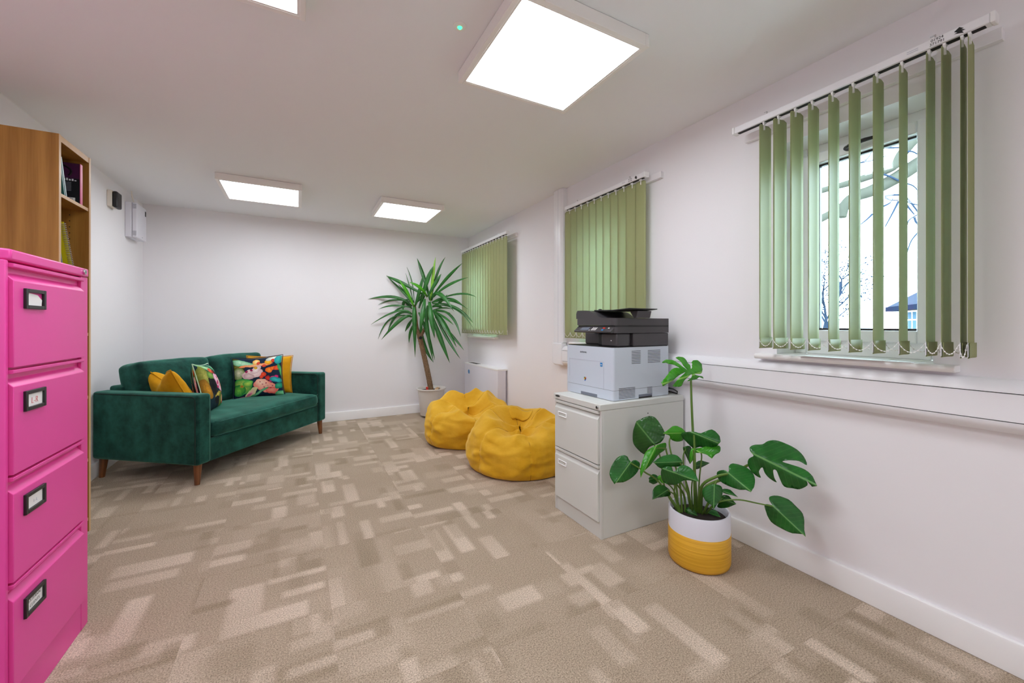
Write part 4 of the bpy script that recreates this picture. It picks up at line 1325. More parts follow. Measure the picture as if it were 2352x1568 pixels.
# grab handle folded on its crown
h = MB()
n = 9
for i in range(n):
    th = R_(92 - 64 * i / (n - 1))
    p, q = V(surf(th, .695)), V(surf(th, .80))
    lift = .022 if 0 < i < 4 else .010
    h.v += [(p.x, p.y, p.z + lift), (q.x, q.y, q.z + lift * .7)]
h.f = [(2*i, 2*i+1, 2*i+3, 2*i+2) for i in range(n - 1)]
h.build('grab_handle', 'beanbag', bt, smooth=True, solid=.007, subsurf=1)
beanbag((1.485, 3.730), .425, .355, 'farther ochre bean bag, below the yucca pot and radiator cover', 5.2, [R_(a) for a in (-100, -160, -40, 20, 80, 140)], R_(75), .20)

# ------------------------------------------------------------ yucca in a pale pot
YUCCA = [
    ((1.254,4.938,1.35),(1.165,5.02,1.502),(0.963,5.149,1.73),0.034,0),
    ((1.374,4.897,1.487),(1.141,4.976,1.62),(0.956,5.074,1.715),0.0511,0),
    ((1.253,4.905,1.335),(1.158,4.876,1.518),(1.066,4.903,1.663),0.0442,1),
    ((1.259,4.958,1.391),(1.233,5.018,1.566),(1.194,5.084,1.764),0.0136,0),
    ((1.265,4.955,1.391),(1.262,5.025,1.63),(1.211,5.097,1.843),0.0136,0),
    ((1.399,4.839,1.457),(1.289,4.761,1.561),(1.158,4.763,1.621),0.0442,1),
    ((1.267,4.909,1.349),(1.299,4.847,1.508),(1.352,4.819,1.757),0.0511,0),
    ((1.435,4.843,1.418),(1.376,4.93,1.716),(1.314,4.997,1.948),0.0511,0),
    ((1.333,4.874,1.389),(1.385,4.813,1.644),(1.459,4.784,1.834),0.0599,0),
    ((1.441,4.839,1.411),(1.456,4.809,1.674),(1.492,4.812,1.949),0.0422,2),
    ((1.441,4.839,1.411),(1.525,4.862,1.738),(1.632,4.851,1.965),0.034,0),
    ((1.396,4.806,1.469),(1.465,4.736,1.614),(1.53,4.701,1.734),0.0511,0),
    ((1.459,4.83,1.465),(1.564,4.616,1.667),(1.675,4.375,1.828),0.0408,0),
    ((1.471,4.823,1.458),(1.581,4.606,1.588),(1.735,4.344,1.665),0.0395,0),
    ((1.447,4.836,1.418),(1.488,4.656,1.489),(1.591,4.42,1.272),0.0579,0),
    ((1.453,4.833,1.39),(1.675,4.557,1.485),(1.817,4.3,1.438),0.0259,0),
    ((1.567,4.772,1.438),(1.628,4.582,1.422),(1.687,4.369,1.336),0.0327,0),
    ((1.459,4.83,1.39),(1.616,4.588,1.403),(1.732,4.345,1.297),0.0231,0),
    ((1.459,4.83,1.377),(1.651,4.569,1.33),(1.786,4.317,1.137),0.034,0),
    ((1.465,4.827,1.35),(1.651,4.569,1.31),(1.783,4.318,1.086),0.0191,0),
    ((1.236,4.948,1.35),(1.044,5.016,1.456),(0.748,5.151,1.428),0.0408,0),
    ((1.236,4.948,1.39),(1.063,5.108,1.428),(0.865,5.235,1.364),0.0245,0),
    ((1.242,4.945,1.322),(1.039,4.996,1.354),(0.861,5.056,1.306),0.0245,0),
    ((1.247,4.965,1.35),(1.136,5.069,1.332),(1.022,5.175,1.253),0.0218,0),
    ((1.236,4.948,1.254),(1.063,4.983,1.283),(0.779,5.1,1.121),0.0286,0),
    ((1.236,4.948,1.22),(1.012,5.124,1.194),(0.865,5.235,0.945),0.0218,0),
    ((1.241,4.968,1.248),(1.099,5.089,1.249),(0.975,5.177,1.028),0.0408,0),
    ((1.236,4.948,1.213),(1.104,4.928,1.185),(0.887,5.02,0.939),0.0511,0),
    ((1.248,4.885,1.334),(1.228,4.794,1.198),(1.236,4.789,0.734),0.0599,0),
    ((1.361,4.825,1.435),(1.31,4.716,1.263),(1.27,4.715,1.027),0.0647,0),
    ((1.417,4.807,1.402),(1.394,4.672,1.23),(1.423,4.622,0.961),0.0715,0),
    ((1.405,4.836,1.355),(1.382,4.803,1.118),(1.447,4.745,0.669),0.0545,0),
    ((1.311,4.908,1.271),(1.386,4.823,1.032),(1.468,4.757,0.692),0.0477,0),
    ((1.344,4.891,1.151),(1.363,4.903,0.911),(1.476,4.843,0.655),0.0579,0),
    ((1.457,4.808,1.211),(1.498,4.696,1.004),(1.608,4.614,0.661),0.0647,0),
    ((1.476,4.82,1.271),(1.55,4.623,1.005),(1.654,4.386,0.727),0.0408,0),
    ((1.463,4.827,1.301),(1.525,4.636,1.15),(1.617,4.406,0.861),0.0715,0),
    ((1.49,4.813,1.211),(1.615,4.589,1.005),(1.691,4.367,0.826),0.034,0),
    ((1.49,4.813,1.301),(1.615,4.589,1.223),(1.657,4.385,0.98),0.0354,0),
    ((1.459,4.83,1.295),(1.534,4.631,1.217),(1.585,4.423,1.118),0.03,0),
    ((1.459,4.83,1.288),(1.599,4.869,1.285),(1.704,4.858,1.264),0.0218,0),
    ((1.242,4.945,1.186),(1.216,5.004,1.125),(1.171,5.028,1.032),0.0408,0),
    ((1.283,4.946,1.151),(1.24,5.014,1.045),(1.22,5.025,0.891),0.0374,0),
    ((1.459,4.83,1.295),(1.592,4.849,1.329),(1.716,4.829,1.317),0.0191,0),
    ((1.218,4.957,1.424),(1.161,5.033,1.399),(1.155,5.036,1.283),0.0422,0),
    ((1.278,4.926,1.39),(1.349,4.933,1.461),(1.391,4.934,1.573),0.0408,0),
    ((1.32,4.926,1.323),(1.358,4.94,1.421),(1.403,4.927,1.49),0.0408,0),
    ((1.459,4.853,1.391),(1.543,4.875,1.429),(1.636,4.872,1.467),0.0408,0),
    ((1.468,4.859,1.351),(1.568,4.885,1.396),(1.667,4.878,1.503),0.034,0),
    ((1.465,4.849,1.337),(1.534,4.869,1.353),(1.611,4.862,1.326),0.0408,0),
    ((1.244,4.978,1.317),(1.214,5.051,1.374),(1.182,5.09,1.41),0.0374,0),
    ((1.271,4.975,1.393),(1.231,5.064,1.479),(1.104,5.176,1.629),0.0272,0),
]

YTRUNK=[[1.444, 4.838, 0.312], [1.421, 4.85, 0.466], [1.383, 4.87, 0.669], [1.345, 4.89, 0.856], [1.322, 4.903, 0.968]]
YLEFT=[[1.322, 4.903, 0.957], [1.289, 4.92, 1.096], [1.279, 4.925, 1.213], [1.265, 4.933, 1.363]]
YRIGHT=[[1.322, 4.903, 0.947], [1.369, 4.878, 1.059], [1.402, 4.86, 1.176], [1.439, 4.84, 1.363]]

MONSTERA = [
    ([(1.828,1.416,0.863),(1.872,1.414,0.861),(1.891,1.415,0.876),(1.903,1.423,0.899),(1.898,1.434,0.924),(1.871,1.442,0.932),(1.85,1.442,0.928),(1.834,1.433,0.906),(1.817,1.427,0.889),(1.816,1.435,0.907),(1.814,1.445,0.926),(1.8,1.458,0.946),(1.778,1.464,0.952),(1.749,1.465,0.948),(1.761,1.456,0.934),(1.772,1.441,0.908),(1.788,1.427,0.882),(1.762,1.437,0.899),(1.747,1.449,0.919),(1.726,1.46,0.935),(1.696,1.469,0.941),(1.67,1.472,0.936),(1.647,1.468,0.924),(1.672,1.463,0.924),(1.706,1.453,0.917),(1.729,1.444,0.906),(1.745,1.437,0.896),(1.715,1.442,0.899),(1.684,1.44,0.887),(1.651,1.435,0.867),(1.618,1.431,0.846),(1.599,1.428,0.832),(1.607,1.426,0.813),(1.637,1.423,0.826),(1.678,1.42,0.84),(1.722,1.423,0.86),(1.768,1.425,0.874),(1.722,1.419,0.849),(1.694,1.419,0.827),(1.678,1.422,0.81),(1.709,1.422,0.804),(1.734,1.421,0.806),(1.75,1.418,0.831),(1.778,1.417,0.85),(1.806,1.418,0.862),(1.807,1.416,0.848),(1.774,1.418,0.828),(1.809,1.418,0.831),(1.845,1.417,0.834),(1.867,1.416,0.844),(1.905,1.416,0.833),(1.891,1.415,0.847),(1.854,1.415,0.853)],(1.811,1.416,0.858),(1.602,1.425,0.825),2),
    ([(1.61,1.442,0.529),(1.636,1.438,0.566),(1.639,1.458,0.6),(1.631,1.491,0.638),(1.616,1.513,0.647),(1.589,1.535,0.637),(1.561,1.557,0.616),(1.554,1.572,0.568),(1.556,1.577,0.51),(1.563,1.564,0.48),(1.576,1.523,0.453),(1.579,1.505,0.469),(1.582,1.487,0.498)],(1.588,1.467,0.522),(1.56,1.556,0.612),0),
    ([(1.535,1.423,0.522),(1.576,1.412,0.535),(1.62,1.417,0.531),(1.619,1.42,0.499),(1.57,1.416,0.484),(1.538,1.416,0.459),(1.506,1.415,0.437),(1.469,1.42,0.412),(1.454,1.422,0.384),(1.461,1.433,0.409),(1.481,1.441,0.448),(1.5,1.445,0.479),(1.515,1.443,0.5)],(1.54,1.413,0.52),(1.454,1.422,0.385),2),
    ([(1.417,1.464,0.471),(1.417,1.471,0.479),(1.405,1.488,0.483),(1.38,1.504,0.469),(1.349,1.508,0.434),(1.331,1.503,0.401),(1.329,1.486,0.377),(1.335,1.472,0.359),(1.341,1.47,0.366),(1.381,1.463,0.364),(1.426,1.457,0.377),(1.463,1.453,0.402),(1.477,1.449,0.439),(1.458,1.449,0.461),(1.436,1.452,0.464),(1.423,1.454,0.458)],(1.418,1.455,0.454),(1.336,1.471,0.36),1),
    ([(1.531,1.371,0.488),(1.587,1.365,0.494),(1.618,1.35,0.488),(1.626,1.329,0.47),(1.629,1.336,0.441),(1.598,1.347,0.439),(1.557,1.357,0.443),(1.538,1.373,0.432),(1.512,1.373,0.446),(1.482,1.372,0.471)],(1.611,1.33,0.465),(1.484,1.37,0.469),1),
    ([(1.523,1.292,0.447),(1.527,1.305,0.461),(1.515,1.321,0.463),(1.496,1.333,0.448),(1.503,1.344,0.416),(1.52,1.347,0.383),(1.536,1.33,0.371),(1.547,1.295,0.381),(1.552,1.256,0.412),(1.568,1.228,0.418),(1.586,1.205,0.418),(1.591,1.222,0.441),(1.592,1.247,0.461),(1.581,1.272,0.471),(1.558,1.286,0.467),(1.535,1.285,0.451)],(1.526,1.284,0.442),(1.585,1.206,0.419),1),
    ([(1.665,1.412,0.611),(1.703,1.406,0.604),(1.729,1.39,0.581),(1.733,1.403,0.538),(1.69,1.415,0.529),(1.646,1.411,0.548),(1.63,1.402,0.571),(1.586,1.406,0.586)],(1.686,1.392,0.578),(1.588,1.405,0.586),2),
    ([(1.694,1.385,0.579),(1.717,1.336,0.595),(1.739,1.309,0.591),(1.793,1.289,0.607),(1.802,1.254,0.581),(1.788,1.239,0.561),(1.778,1.253,0.536),(1.765,1.294,0.52),(1.751,1.327,0.517),(1.748,1.356,0.503),(1.726,1.375,0.527),(1.707,1.387,0.552)],(1.716,1.331,0.589),(1.778,1.241,0.554),1),
    ([(1.718,1.324,0.514),(1.737,1.308,0.52),(1.777,1.286,0.533),(1.812,1.261,0.531),(1.798,1.25,0.508),(1.771,1.257,0.495),(1.754,1.261,0.478),(1.743,1.278,0.493),(1.727,1.3,0.498),(1.716,1.322,0.496)],(1.718,1.319,0.507),(1.754,1.261,0.479),2),
    ([(1.742,1.341,0.433),(1.785,1.344,0.441),(1.825,1.324,0.427),(1.783,1.333,0.411),(1.742,1.342,0.404)],(1.73,1.335,0.424),(1.823,1.324,0.427),0),
    ([(1.691,1.374,0.512),(1.734,1.367,0.514),(1.744,1.361,0.47),(1.719,1.357,0.43),(1.701,1.368,0.474)],(1.696,1.364,0.511),(1.719,1.357,0.432),0),
    ([(1.645,1.29,0.533),(1.664,1.282,0.529),(1.66,1.287,0.488),(1.634,1.288,0.463),(1.638,1.296,0.489)],(1.644,1.279,0.534),(1.634,1.287,0.465),2),
    ([(1.728,1.214,0.434),(1.735,1.184,0.451),(1.74,1.167,0.447),(1.758,1.177,0.466),(1.774,1.178,0.474),(1.791,1.169,0.476),(1.816,1.14,0.468),(1.824,1.109,0.451),(1.806,1.085,0.427),(1.773,1.071,0.404),(1.753,1.071,0.387),(1.747,1.09,0.392),(1.742,1.115,0.384),(1.737,1.155,0.384),(1.733,1.191,0.39),(1.73,1.212,0.405)],(1.738,1.161,0.441),(1.753,1.071,0.39),1),
    ([(1.849,1.078,0.582),(1.878,1.071,0.594),(1.908,1.054,0.598),(1.926,1.024,0.59),(1.938,0.985,0.574),(1.932,0.951,0.551),(1.909,0.927,0.525),(1.898,0.953,0.536),(1.868,0.98,0.536),(1.848,0.992,0.529),(1.868,0.956,0.521),(1.887,0.923,0.51),(1.886,0.894,0.491),(1.873,0.872,0.462),(1.869,0.889,0.454),(1.861,0.905,0.476),(1.864,0.903,0.456),(1.865,0.933,0.429),(1.86,0.958,0.425),(1.851,0.987,0.424),(1.837,0.998,0.458),(1.826,1.005,0.491),(1.824,1.017,0.489),(1.833,1.018,0.455),(1.842,1.013,0.434),(1.833,1.038,0.445),(1.822,1.052,0.466),(1.814,1.058,0.49),(1.817,1.075,0.465),(1.828,1.073,0.437),(1.821,1.093,0.443),(1.808,1.11,0.467),(1.797,1.114,0.497),(1.794,1.104,0.52),(1.796,1.086,0.536),(1.794,1.099,0.552),(1.803,1.107,0.568),(1.824,1.098,0.578)],(1.807,1.056,0.533),(1.872,0.877,0.466),1),
    ([(1.819,1.051,0.327),(1.825,1.034,0.333),(1.83,1.024,0.332),(1.83,1.037,0.351),(1.843,1.04,0.362),(1.878,1.03,0.362),(1.92,1.007,0.347),(1.933,0.982,0.323),(1.94,0.958,0.298),(1.916,0.94,0.27),(1.895,0.93,0.25),(1.886,0.921,0.229),(1.88,0.929,0.238),(1.868,0.962,0.229),(1.854,0.998,0.236),(1.841,1.036,0.253),(1.827,1.049,0.292)],(1.831,1.021,0.33),(1.885,0.922,0.232),1),
    ([(1.65,1.194,0.396),(1.663,1.18,0.4),(1.7,1.176,0.387),(1.704,1.171,0.36),(1.681,1.166,0.332),(1.647,1.165,0.311),(1.633,1.166,0.298),(1.632,1.173,0.314),(1.625,1.2,0.326),(1.629,1.218,0.351),(1.636,1.219,0.373)],(1.658,1.18,0.395),(1.634,1.166,0.3),1),
    ([(1.736,1.194,0.36),(1.763,1.173,0.359),(1.756,1.132,0.342),(1.745,1.153,0.345),(1.734,1.187,0.345)],(1.728,1.189,0.355),(1.755,1.133,0.343),1),
    ([(1.747,1.228,0.265),(1.743,1.209,0.302),(1.753,1.205,0.324),(1.767,1.183,0.326),(1.769,1.148,0.302),(1.76,1.178,0.278),(1.753,1.212,0.261)],(1.745,1.202,0.312),(1.768,1.149,0.302),0),
    ([(1.477,1.374,0.293),(1.5,1.395,0.321),(1.535,1.403,0.338),(1.568,1.395,0.342),(1.588,1.37,0.325),(1.598,1.374,0.291),(1.553,1.372,0.294),(1.511,1.372,0.298)],(1.577,1.37,0.323),(1.476,1.374,0.293),0),
    ([(1.525,1.441,0.365),(1.554,1.445,0.378),(1.577,1.432,0.371),(1.588,1.434,0.34),(1.559,1.445,0.327),(1.528,1.441,0.345)],(1.577,1.427,0.364),(1.524,1.437,0.359),1),
    ([(1.533,1.392,0.38),(1.54,1.379,0.398),(1.561,1.368,0.367),(1.541,1.371,0.36)],(1.54,1.379,0.397),(1.543,1.368,0.362),2),
    ([(1.647,1.325,0.225),(1.679,1.315,0.245),(1.664,1.269,0.222),(1.657,1.298,0.208)],(1.65,1.309,0.231),(1.661,1.274,0.222),0),
    ([(1.733,1.269,0.222),(1.751,1.259,0.235),(1.749,1.233,0.241),(1.721,1.193,0.234),(1.727,1.233,0.223)],(1.732,1.266,0.222),(1.722,1.197,0.234),1),
]

MSTEMS = [
    ([(1.713,1.298,0.192),(1.708,1.313,0.293),(1.781,1.387,0.568),(1.792,1.404,0.722),(1.807,1.419,0.832)],0.0075),
    ([(1.64,1.337,0.214),(1.644,1.358,0.364),(1.632,1.398,0.491),(1.644,1.414,0.547),(1.672,1.399,0.577)],0.005),
    ([(1.627,1.344,0.222),(1.557,1.404,0.353),(1.5,1.434,0.398),(1.469,1.439,0.421),(1.42,1.454,0.453)],0.005),
    ([(1.621,1.347,0.237),(1.639,1.372,0.33),(1.615,1.407,0.484),(1.608,1.411,0.507),(1.544,1.416,0.517)],0.005),
    ([(1.627,1.344,0.214),(1.608,1.411,0.306),(1.619,1.45,0.447),(1.592,1.47,0.518)],0.005),
    ([(1.68,1.316,0.207),(1.635,1.306,0.339),(1.63,1.32,0.424),(1.616,1.333,0.462)],0.005),
    ([(1.687,1.312,0.203),(1.607,1.275,0.326),(1.56,1.289,0.403),(1.532,1.287,0.437)],0.005),
    ([(1.7,1.305,0.199),(1.694,1.309,0.334),(1.702,1.315,0.474),(1.721,1.334,0.58)],0.0065),
    ([(1.707,1.302,0.199),(1.731,1.312,0.364),(1.745,1.31,0.484),(1.721,1.319,0.505)],0.004),
    ([(1.713,1.298,0.192),(1.676,1.261,0.354),(1.713,1.208,0.417),(1.744,1.163,0.441)],0.008),
    ([(1.72,1.295,0.192),(1.707,1.268,0.339),(1.821,1.219,0.394),(1.844,1.15,0.462),(1.817,1.062,0.527)],0.008),
    ([(1.733,1.288,0.192),(1.704,1.201,0.299),(1.748,1.133,0.332),(1.788,1.066,0.334),(1.833,1.022,0.327)],0.004),
    ([(1.72,1.295,0.192),(1.666,1.222,0.292),(1.686,1.188,0.407),(1.66,1.182,0.394)],0.004),
    ([(1.733,1.288,0.192),(1.702,1.248,0.267),(1.713,1.208,0.331),(1.73,1.19,0.353)],0.004),
    ([(1.733,1.288,0.188),(1.724,1.247,0.255),(1.746,1.204,0.31)],0.004),
    ([(1.627,1.344,0.214),(1.622,1.358,0.285),(1.579,1.372,0.321)],0.004),
    ([(1.634,1.34,0.214),(1.625,1.379,0.315),(1.577,1.427,0.363)],0.004),
    ([(1.634,1.34,0.207),(1.607,1.355,0.297),(1.588,1.342,0.357),(1.543,1.38,0.393)],0.004),
    ([(1.68,1.316,0.203),(1.688,1.357,0.357),(1.686,1.369,0.46),(1.697,1.363,0.507)],0.004),
    ([(1.694,1.309,0.203),(1.673,1.297,0.38),(1.647,1.279,0.531)],0.005),
    ([(1.687,1.312,0.199),(1.715,1.343,0.318),(1.73,1.335,0.422)],0.004),
    ([(1.68,1.316,0.199),(1.652,1.311,0.226)],0.004),
    ([(1.733,1.288,0.192),(1.734,1.267,0.22)],0.004),
    ([(1.654,1.33,0.207),(1.656,1.34,0.293),(1.606,1.344,0.357)],0.006),
    ([(1.674,1.319,0.203),(1.679,1.328,0.293),(1.654,1.33,0.372)],0.006),
]

def yucca():
    c = (1.4457, 4.836)
    t = thing('potted_yucca', (c[0], c[1], 0), 'tall yucca with sword leaves in a pale grey pot, far right corner', 'plant')
    p = [(.0, .022), (.125, .022), (.130, .030), (.160, .315), (.161, .328), (.176, .332), (.179, .340), (.176, .349), (.168, .349), (.160, .335), (.150, .31), (.0, .309)]
    MB().lathe(p, (c[0], c[1], 0), 64).build('pot', 'potgrey', t, smooth=True, angle=45)
    MB().lathe([(0, .322), (.08, .324), (.153, .316), (.150, .312)], (c[0], c[1], 0), 32).build('soil', 'soil', t, smooth=True)
    for k in range(4):
        a = -2.3 + k * pi / 2
        x, y = c[0] + .112 * cos(a), c[1] + .112 * sin(a)
        MB().lathe([(0, .001), (.013, .004), (.018, .016), (.013, .028), (0, .030)], (x, y, 0), 14).build('foot', 'white', t, smooth=True)
    MB().tube([(1.375, 4.765, .318), (1.375, 4.765, .374)], .014, 14).build('feeder_cap', 'red', t, bevel=.003)
    ch = MB(); random.seed(4)
    for i in range(9):
        a, r = random.uniform(-1.2, .8), random.uniform(.04, .12)
        x, y = c[0] + r * cos(a), c[1] + r * sin(a)
        ch.tube([(x, y, .322), (x + .015, y + .01, .334), (x + .03, y - .005, .330)], [.006, .008, .004], 6)
    ch.build('bark_chip', 'oakedge', t, smooth=True, kind='stuff')
    def spline(pts, n=5):
        out = []
        for i in range(len(pts) - 1):
            for k in range(n):
                out.append(catmull(pts, (i + k / n) / (len(pts) - 1)))
        out.append(tuple(pts[-1])); return out
    s = spline(YTRUNK, 8)
    s = [(s[0][0], s[0][1], .315)] + s
    MB().tube(s, [.033 - .006 * i / len(s) + .0016 * (i % 2) for i in range(len(s))], 18).build('trunk', 'bark', t, smooth=True)
    MB().tube(spline(YLEFT, 6), [.030, .028, .025, .024, .024, .023, .022, .022, .021, .021, .02, .02, .02, .019, .019, .018, .018, .018, .018], 14).build('branch', 'bark', t, smooth=True)
    MB().tube(spline(YRIGHT, 6), [.024, .022, .020, .018, .018, .018, .018, .017, .017, .017, .016, .016, .016, .016, .016, .016, .016, .016, .016], 14).build('branch', 'bark', t, smooth=True)
    MB().tube([(YTRUNK[-1][0], YTRUNK[-1][1] - .02, YTRUNK[-1][2] - .01), (YTRUNK[-1][0] + .004, YTRUNK[-1][1] - .042, YTRUNK[-1][2] - .005)], [.02, .017], 12).build('cut_stub', 'dark', t)
    random.seed(8)
    eye = V((0, 0, 1.12))
    for (b, m, e, w, tone) in YUCCA:
        b, m, e = V(b), V(m), V(e)
        # curve through the middle point
        ctl = m * 2 - (b + e) / 2
        N = 12
        pts, uvs = [], []
        mb = MB()
        prev = None
        tw = random.uniform(-.35, .35)
        for i in range(N + 1):
            f = i / N
            p = b * (1-f)**2 + ctl * 2 * f * (1-f) + e * f*f
            d = ((ctl - b) * (1-f) + (e - ctl) * f).normalized()
            nrm = (eye - p).normalized()
            nrm = (nrm + V((0, 0, .25))).normalized()
            side = d.cross(nrm)
            if side.length < .05: side = prev or V((1, 0, 0))
            side.normalize()
            if prev and side.dot(prev) < 0: side = -side
            prev = side.copy()
            nn = side.cross(d).normalized()
            side = (side * cos(tw * f) + nn * sin(tw * f)).normalized()
            # sword profile: narrow base, widest past the middle, long point
            hw = w * .43 * (min(1, .45 + 1.1 * f) * (1 - max(0, (f - .55) / .45) ** 1.8)) + .0006
            for q, k in ((-1, -1), (0, 0), (1, 1)):
                mb.uv[len(mb.v)] = (f * 3, k * .9)
                pp = p + side * hw * q - nn * (hw * .28 if q == 0 else 0)
                mb.v.append((min(pp.x, 1.868), min(pp.y, 5.106), pp.z))
        for i in range(N):
            for k in range(2):
                mb.f.append((i*3 + k, i*3 + k + 1, (i+1)*3 + k + 1, (i+1)*3 + k))
        mb.build('leaf', 'blade%d' % tone, t, smooth=True, solid=.0012, angle=180)
yucca()

# ------------------------------------------------------------ monstera in the yellow and white pot
def monstera():
    c = (1.694, 1.287)
    t = thing('potted_monstera', (c[0], c[1], 0), 'monstera plant in a round yellow and white pot beside the grey cabinet', 'plant')
    R, H = .137, .245
    MB().lathe([(0, .001), (R - .014, .001), (R - .006, .006), (R - .0015, .02), (R - .0015, H - .006), (R - .004, H), (R - .011, H), (R - .014, H - .006), (R - .015, H - .05), (0, H - .05)], (c[0], c[1], 0), 72).build('pot', 'potwhite', t, smooth=True, angle=45)
    MB().lathe([(R - .012, .0005), (R - .005, .005), (R, .02), (R, .152), (R - .001, .1532)], (c[0], c[1], 0), 72).build('glaze_band', 'yellowglaze', t, smooth=True, angle=45)
    MB().lathe([(0, H - .03), (.06, H - .028), (R - .016, H - .036), (R - .017, H - .05)], (c[0], c[1], 0), 36).build('soil', 'soil', t, smooth=True)
    for (o, b, e, tone) in MONSTERA:
        b, e = V(b), V(e)
        ax = (e - b); Ln = ax.length; ax = ax.normalized()
        view = (V((0, 0, 1.12)) - b).normalized()
        perp = ax.cross(view).normalized(); up = perp.cross(ax).normalized()
        O = [((V(q) - b).dot(ax), (V(q) - b).dot(perp), (V(q) - b).dot(up)) for q in o]
        # rounded rim through the measured outline
        m_ = len(O); R2 = []
        for i in range(m_):
            p0, p1, p2, p3 = O[i-1], O[i], O[(i+1) % m_], O[(i+2) % m_]
            sharp = (V(p1[:2]) - V((Ln, 0))).length < .02 or (V(p2[:2]) - V((Ln, 0))).length < .02
            for f in ((0,) if (V(p2) - V(p1)).length < .012 else (0, .34, .67)):
                if sharp:
                    R2.append(tuple(b_ + (c_ - b_) * f for b_, c_ in zip(p1, p2)))
                else:
                    R2.append(tuple(.5 * ((2*b_) + (-a_ + c_) * f + (2*a_ - 5*b_ + 4*c_ - d_) * f*f + (-a_ + 3*b_ - 3*c_ + d_) * f**3) for a_, b_, c_, d_ in zip(p0, p1, p2, p3)))
        O = R2
        hw = max(abs(q[1]) for q in O)
        # smooth blade surface through the rim
        A = np.array([[1, q[0], abs(q[1]), q[1], q[0] * q[0], q[1] * q[1]] for q in O]); hh = np.array([q[2] for q in O])
        W = np.vstack([A, np.array([[1, 0, 0, 0, 0, 0], [1, Ln, 0, 0, Ln * Ln, 0]]) * 2])
        co = np.linalg.lstsq(np.vstack([W, np.eye(6) * .02]), np.concatenate([hh, [0, 0], np.zeros(6)]), rcond=None)[0]
        v2 = [Vector2((q[0], q[1])) for q in O]
        n = len(v2)
        g = max(.012, Ln / 14)
        amin, amax = min(q[0] for q in O), max(q[0] for q in O)
        a_ = amin
        while a_ < amax:
            for kk in range(-int(hw / g) - 1, int(hw / g) + 2):
                v2.append(Vector2((a_, kk * g)))
            a_ += g
        vs, _, fs, ov, _, _ = delaunay_2d_cdt(v2, [], [list(range(n))], 1, 1e-5)
        mb = MB()
        for i, q in enumerate(vs):
            src = [k for k in ov[i] if k < n]
            f = co @ np.array([1, q[0], abs(q[1]), q[1], q[0] * q[0], q[1] * q[1]])
            s_, t_ = q[0] / Ln, q[1] / hw
            f += .0035 * sin((s_ * 8 - abs(t_) * 3) * 6.283) * min(1, abs(t_) * 2.5) * min(1, hw / .08)
            f += .008 * noise.noise(V((q[0] * 14, q[1] * 14, tone + n)))
            pt = b + ax * q[0] + perp * q[1] + up * float(f)
            mb.uv[len(mb.v)] = (s_, t_)
            mb.v.append(tuple(pt))
        mb.f = [tuple(f) for f in fs]
        mb.build('leaf', 'leaf%d' % tone, t, smooth=True, solid=.0012, angle=180)
    for pts, r in MSTEMS:
        out = []
        N = 6
        if len(pts) > 2:
            for i in range(len(pts) - 1):
                for k in range(N):
                    out.append(catmull(pts, (i + k / N) / (len(pts) - 1)))
            out.append(tuple(pts[-1]))
        else:
            out = [tuple(q) for q in pts]
        # root the stalk in the soil
        x, y, z = out[0]
        d = V((x - c[0], y - c[1]))
        if d.length > .085: d = d.normalized() * .085
        out[0] = (c[0] + d.x, c[1] + d.y, H - .045)
        MB().tube(out, [r * (1 - .35 * i / len(out)) for i in range(len(out))], 8).build('stem', 'stem', t, smooth=True)
monstera()

# ------------------------------------------------------------ outside the near window
gz = -.35
g = MB().box((XR + 1.0, -30, gz - .1), (70, 50, gz)); g.build('ground', 'bounceground', kind='structure')
t = thing('bare_tree', (9.8, 2.03, gz), 'big bare tree with mossy limbs outside the near window', 'tree')
LIMB1= [(9.282, 2.092, 3.995), (8.763, 2.368, 3.779), (8.434, 2.543, 3.603), (8.139, 2.699, 3.387), (7.793, 2.883, 3.181), (7.62, 2.975, 3.113), (7.464, 3.057, 3.015), (7.403, 3.09, 2.907), (7.378, 3.103, 2.77)]
LIMB2= [(9.196, 2.138, 4.779), (8.676, 2.414, 4.289), (8.434, 2.543, 4.044), (8.2, 2.667, 3.75), (8.07, 2.736, 3.534), (7.724, 2.919, 3.387), (7.464, 3.057, 3.289), (7.144, 3.227, 3.191), (6.945, 3.333, 3.113)]
LIMB3= [(7.542, 3.073, 3.04), (7.35, 3.175, 2.882), (7.193, 3.258, 2.783), (7.053, 3.332, 2.704)]
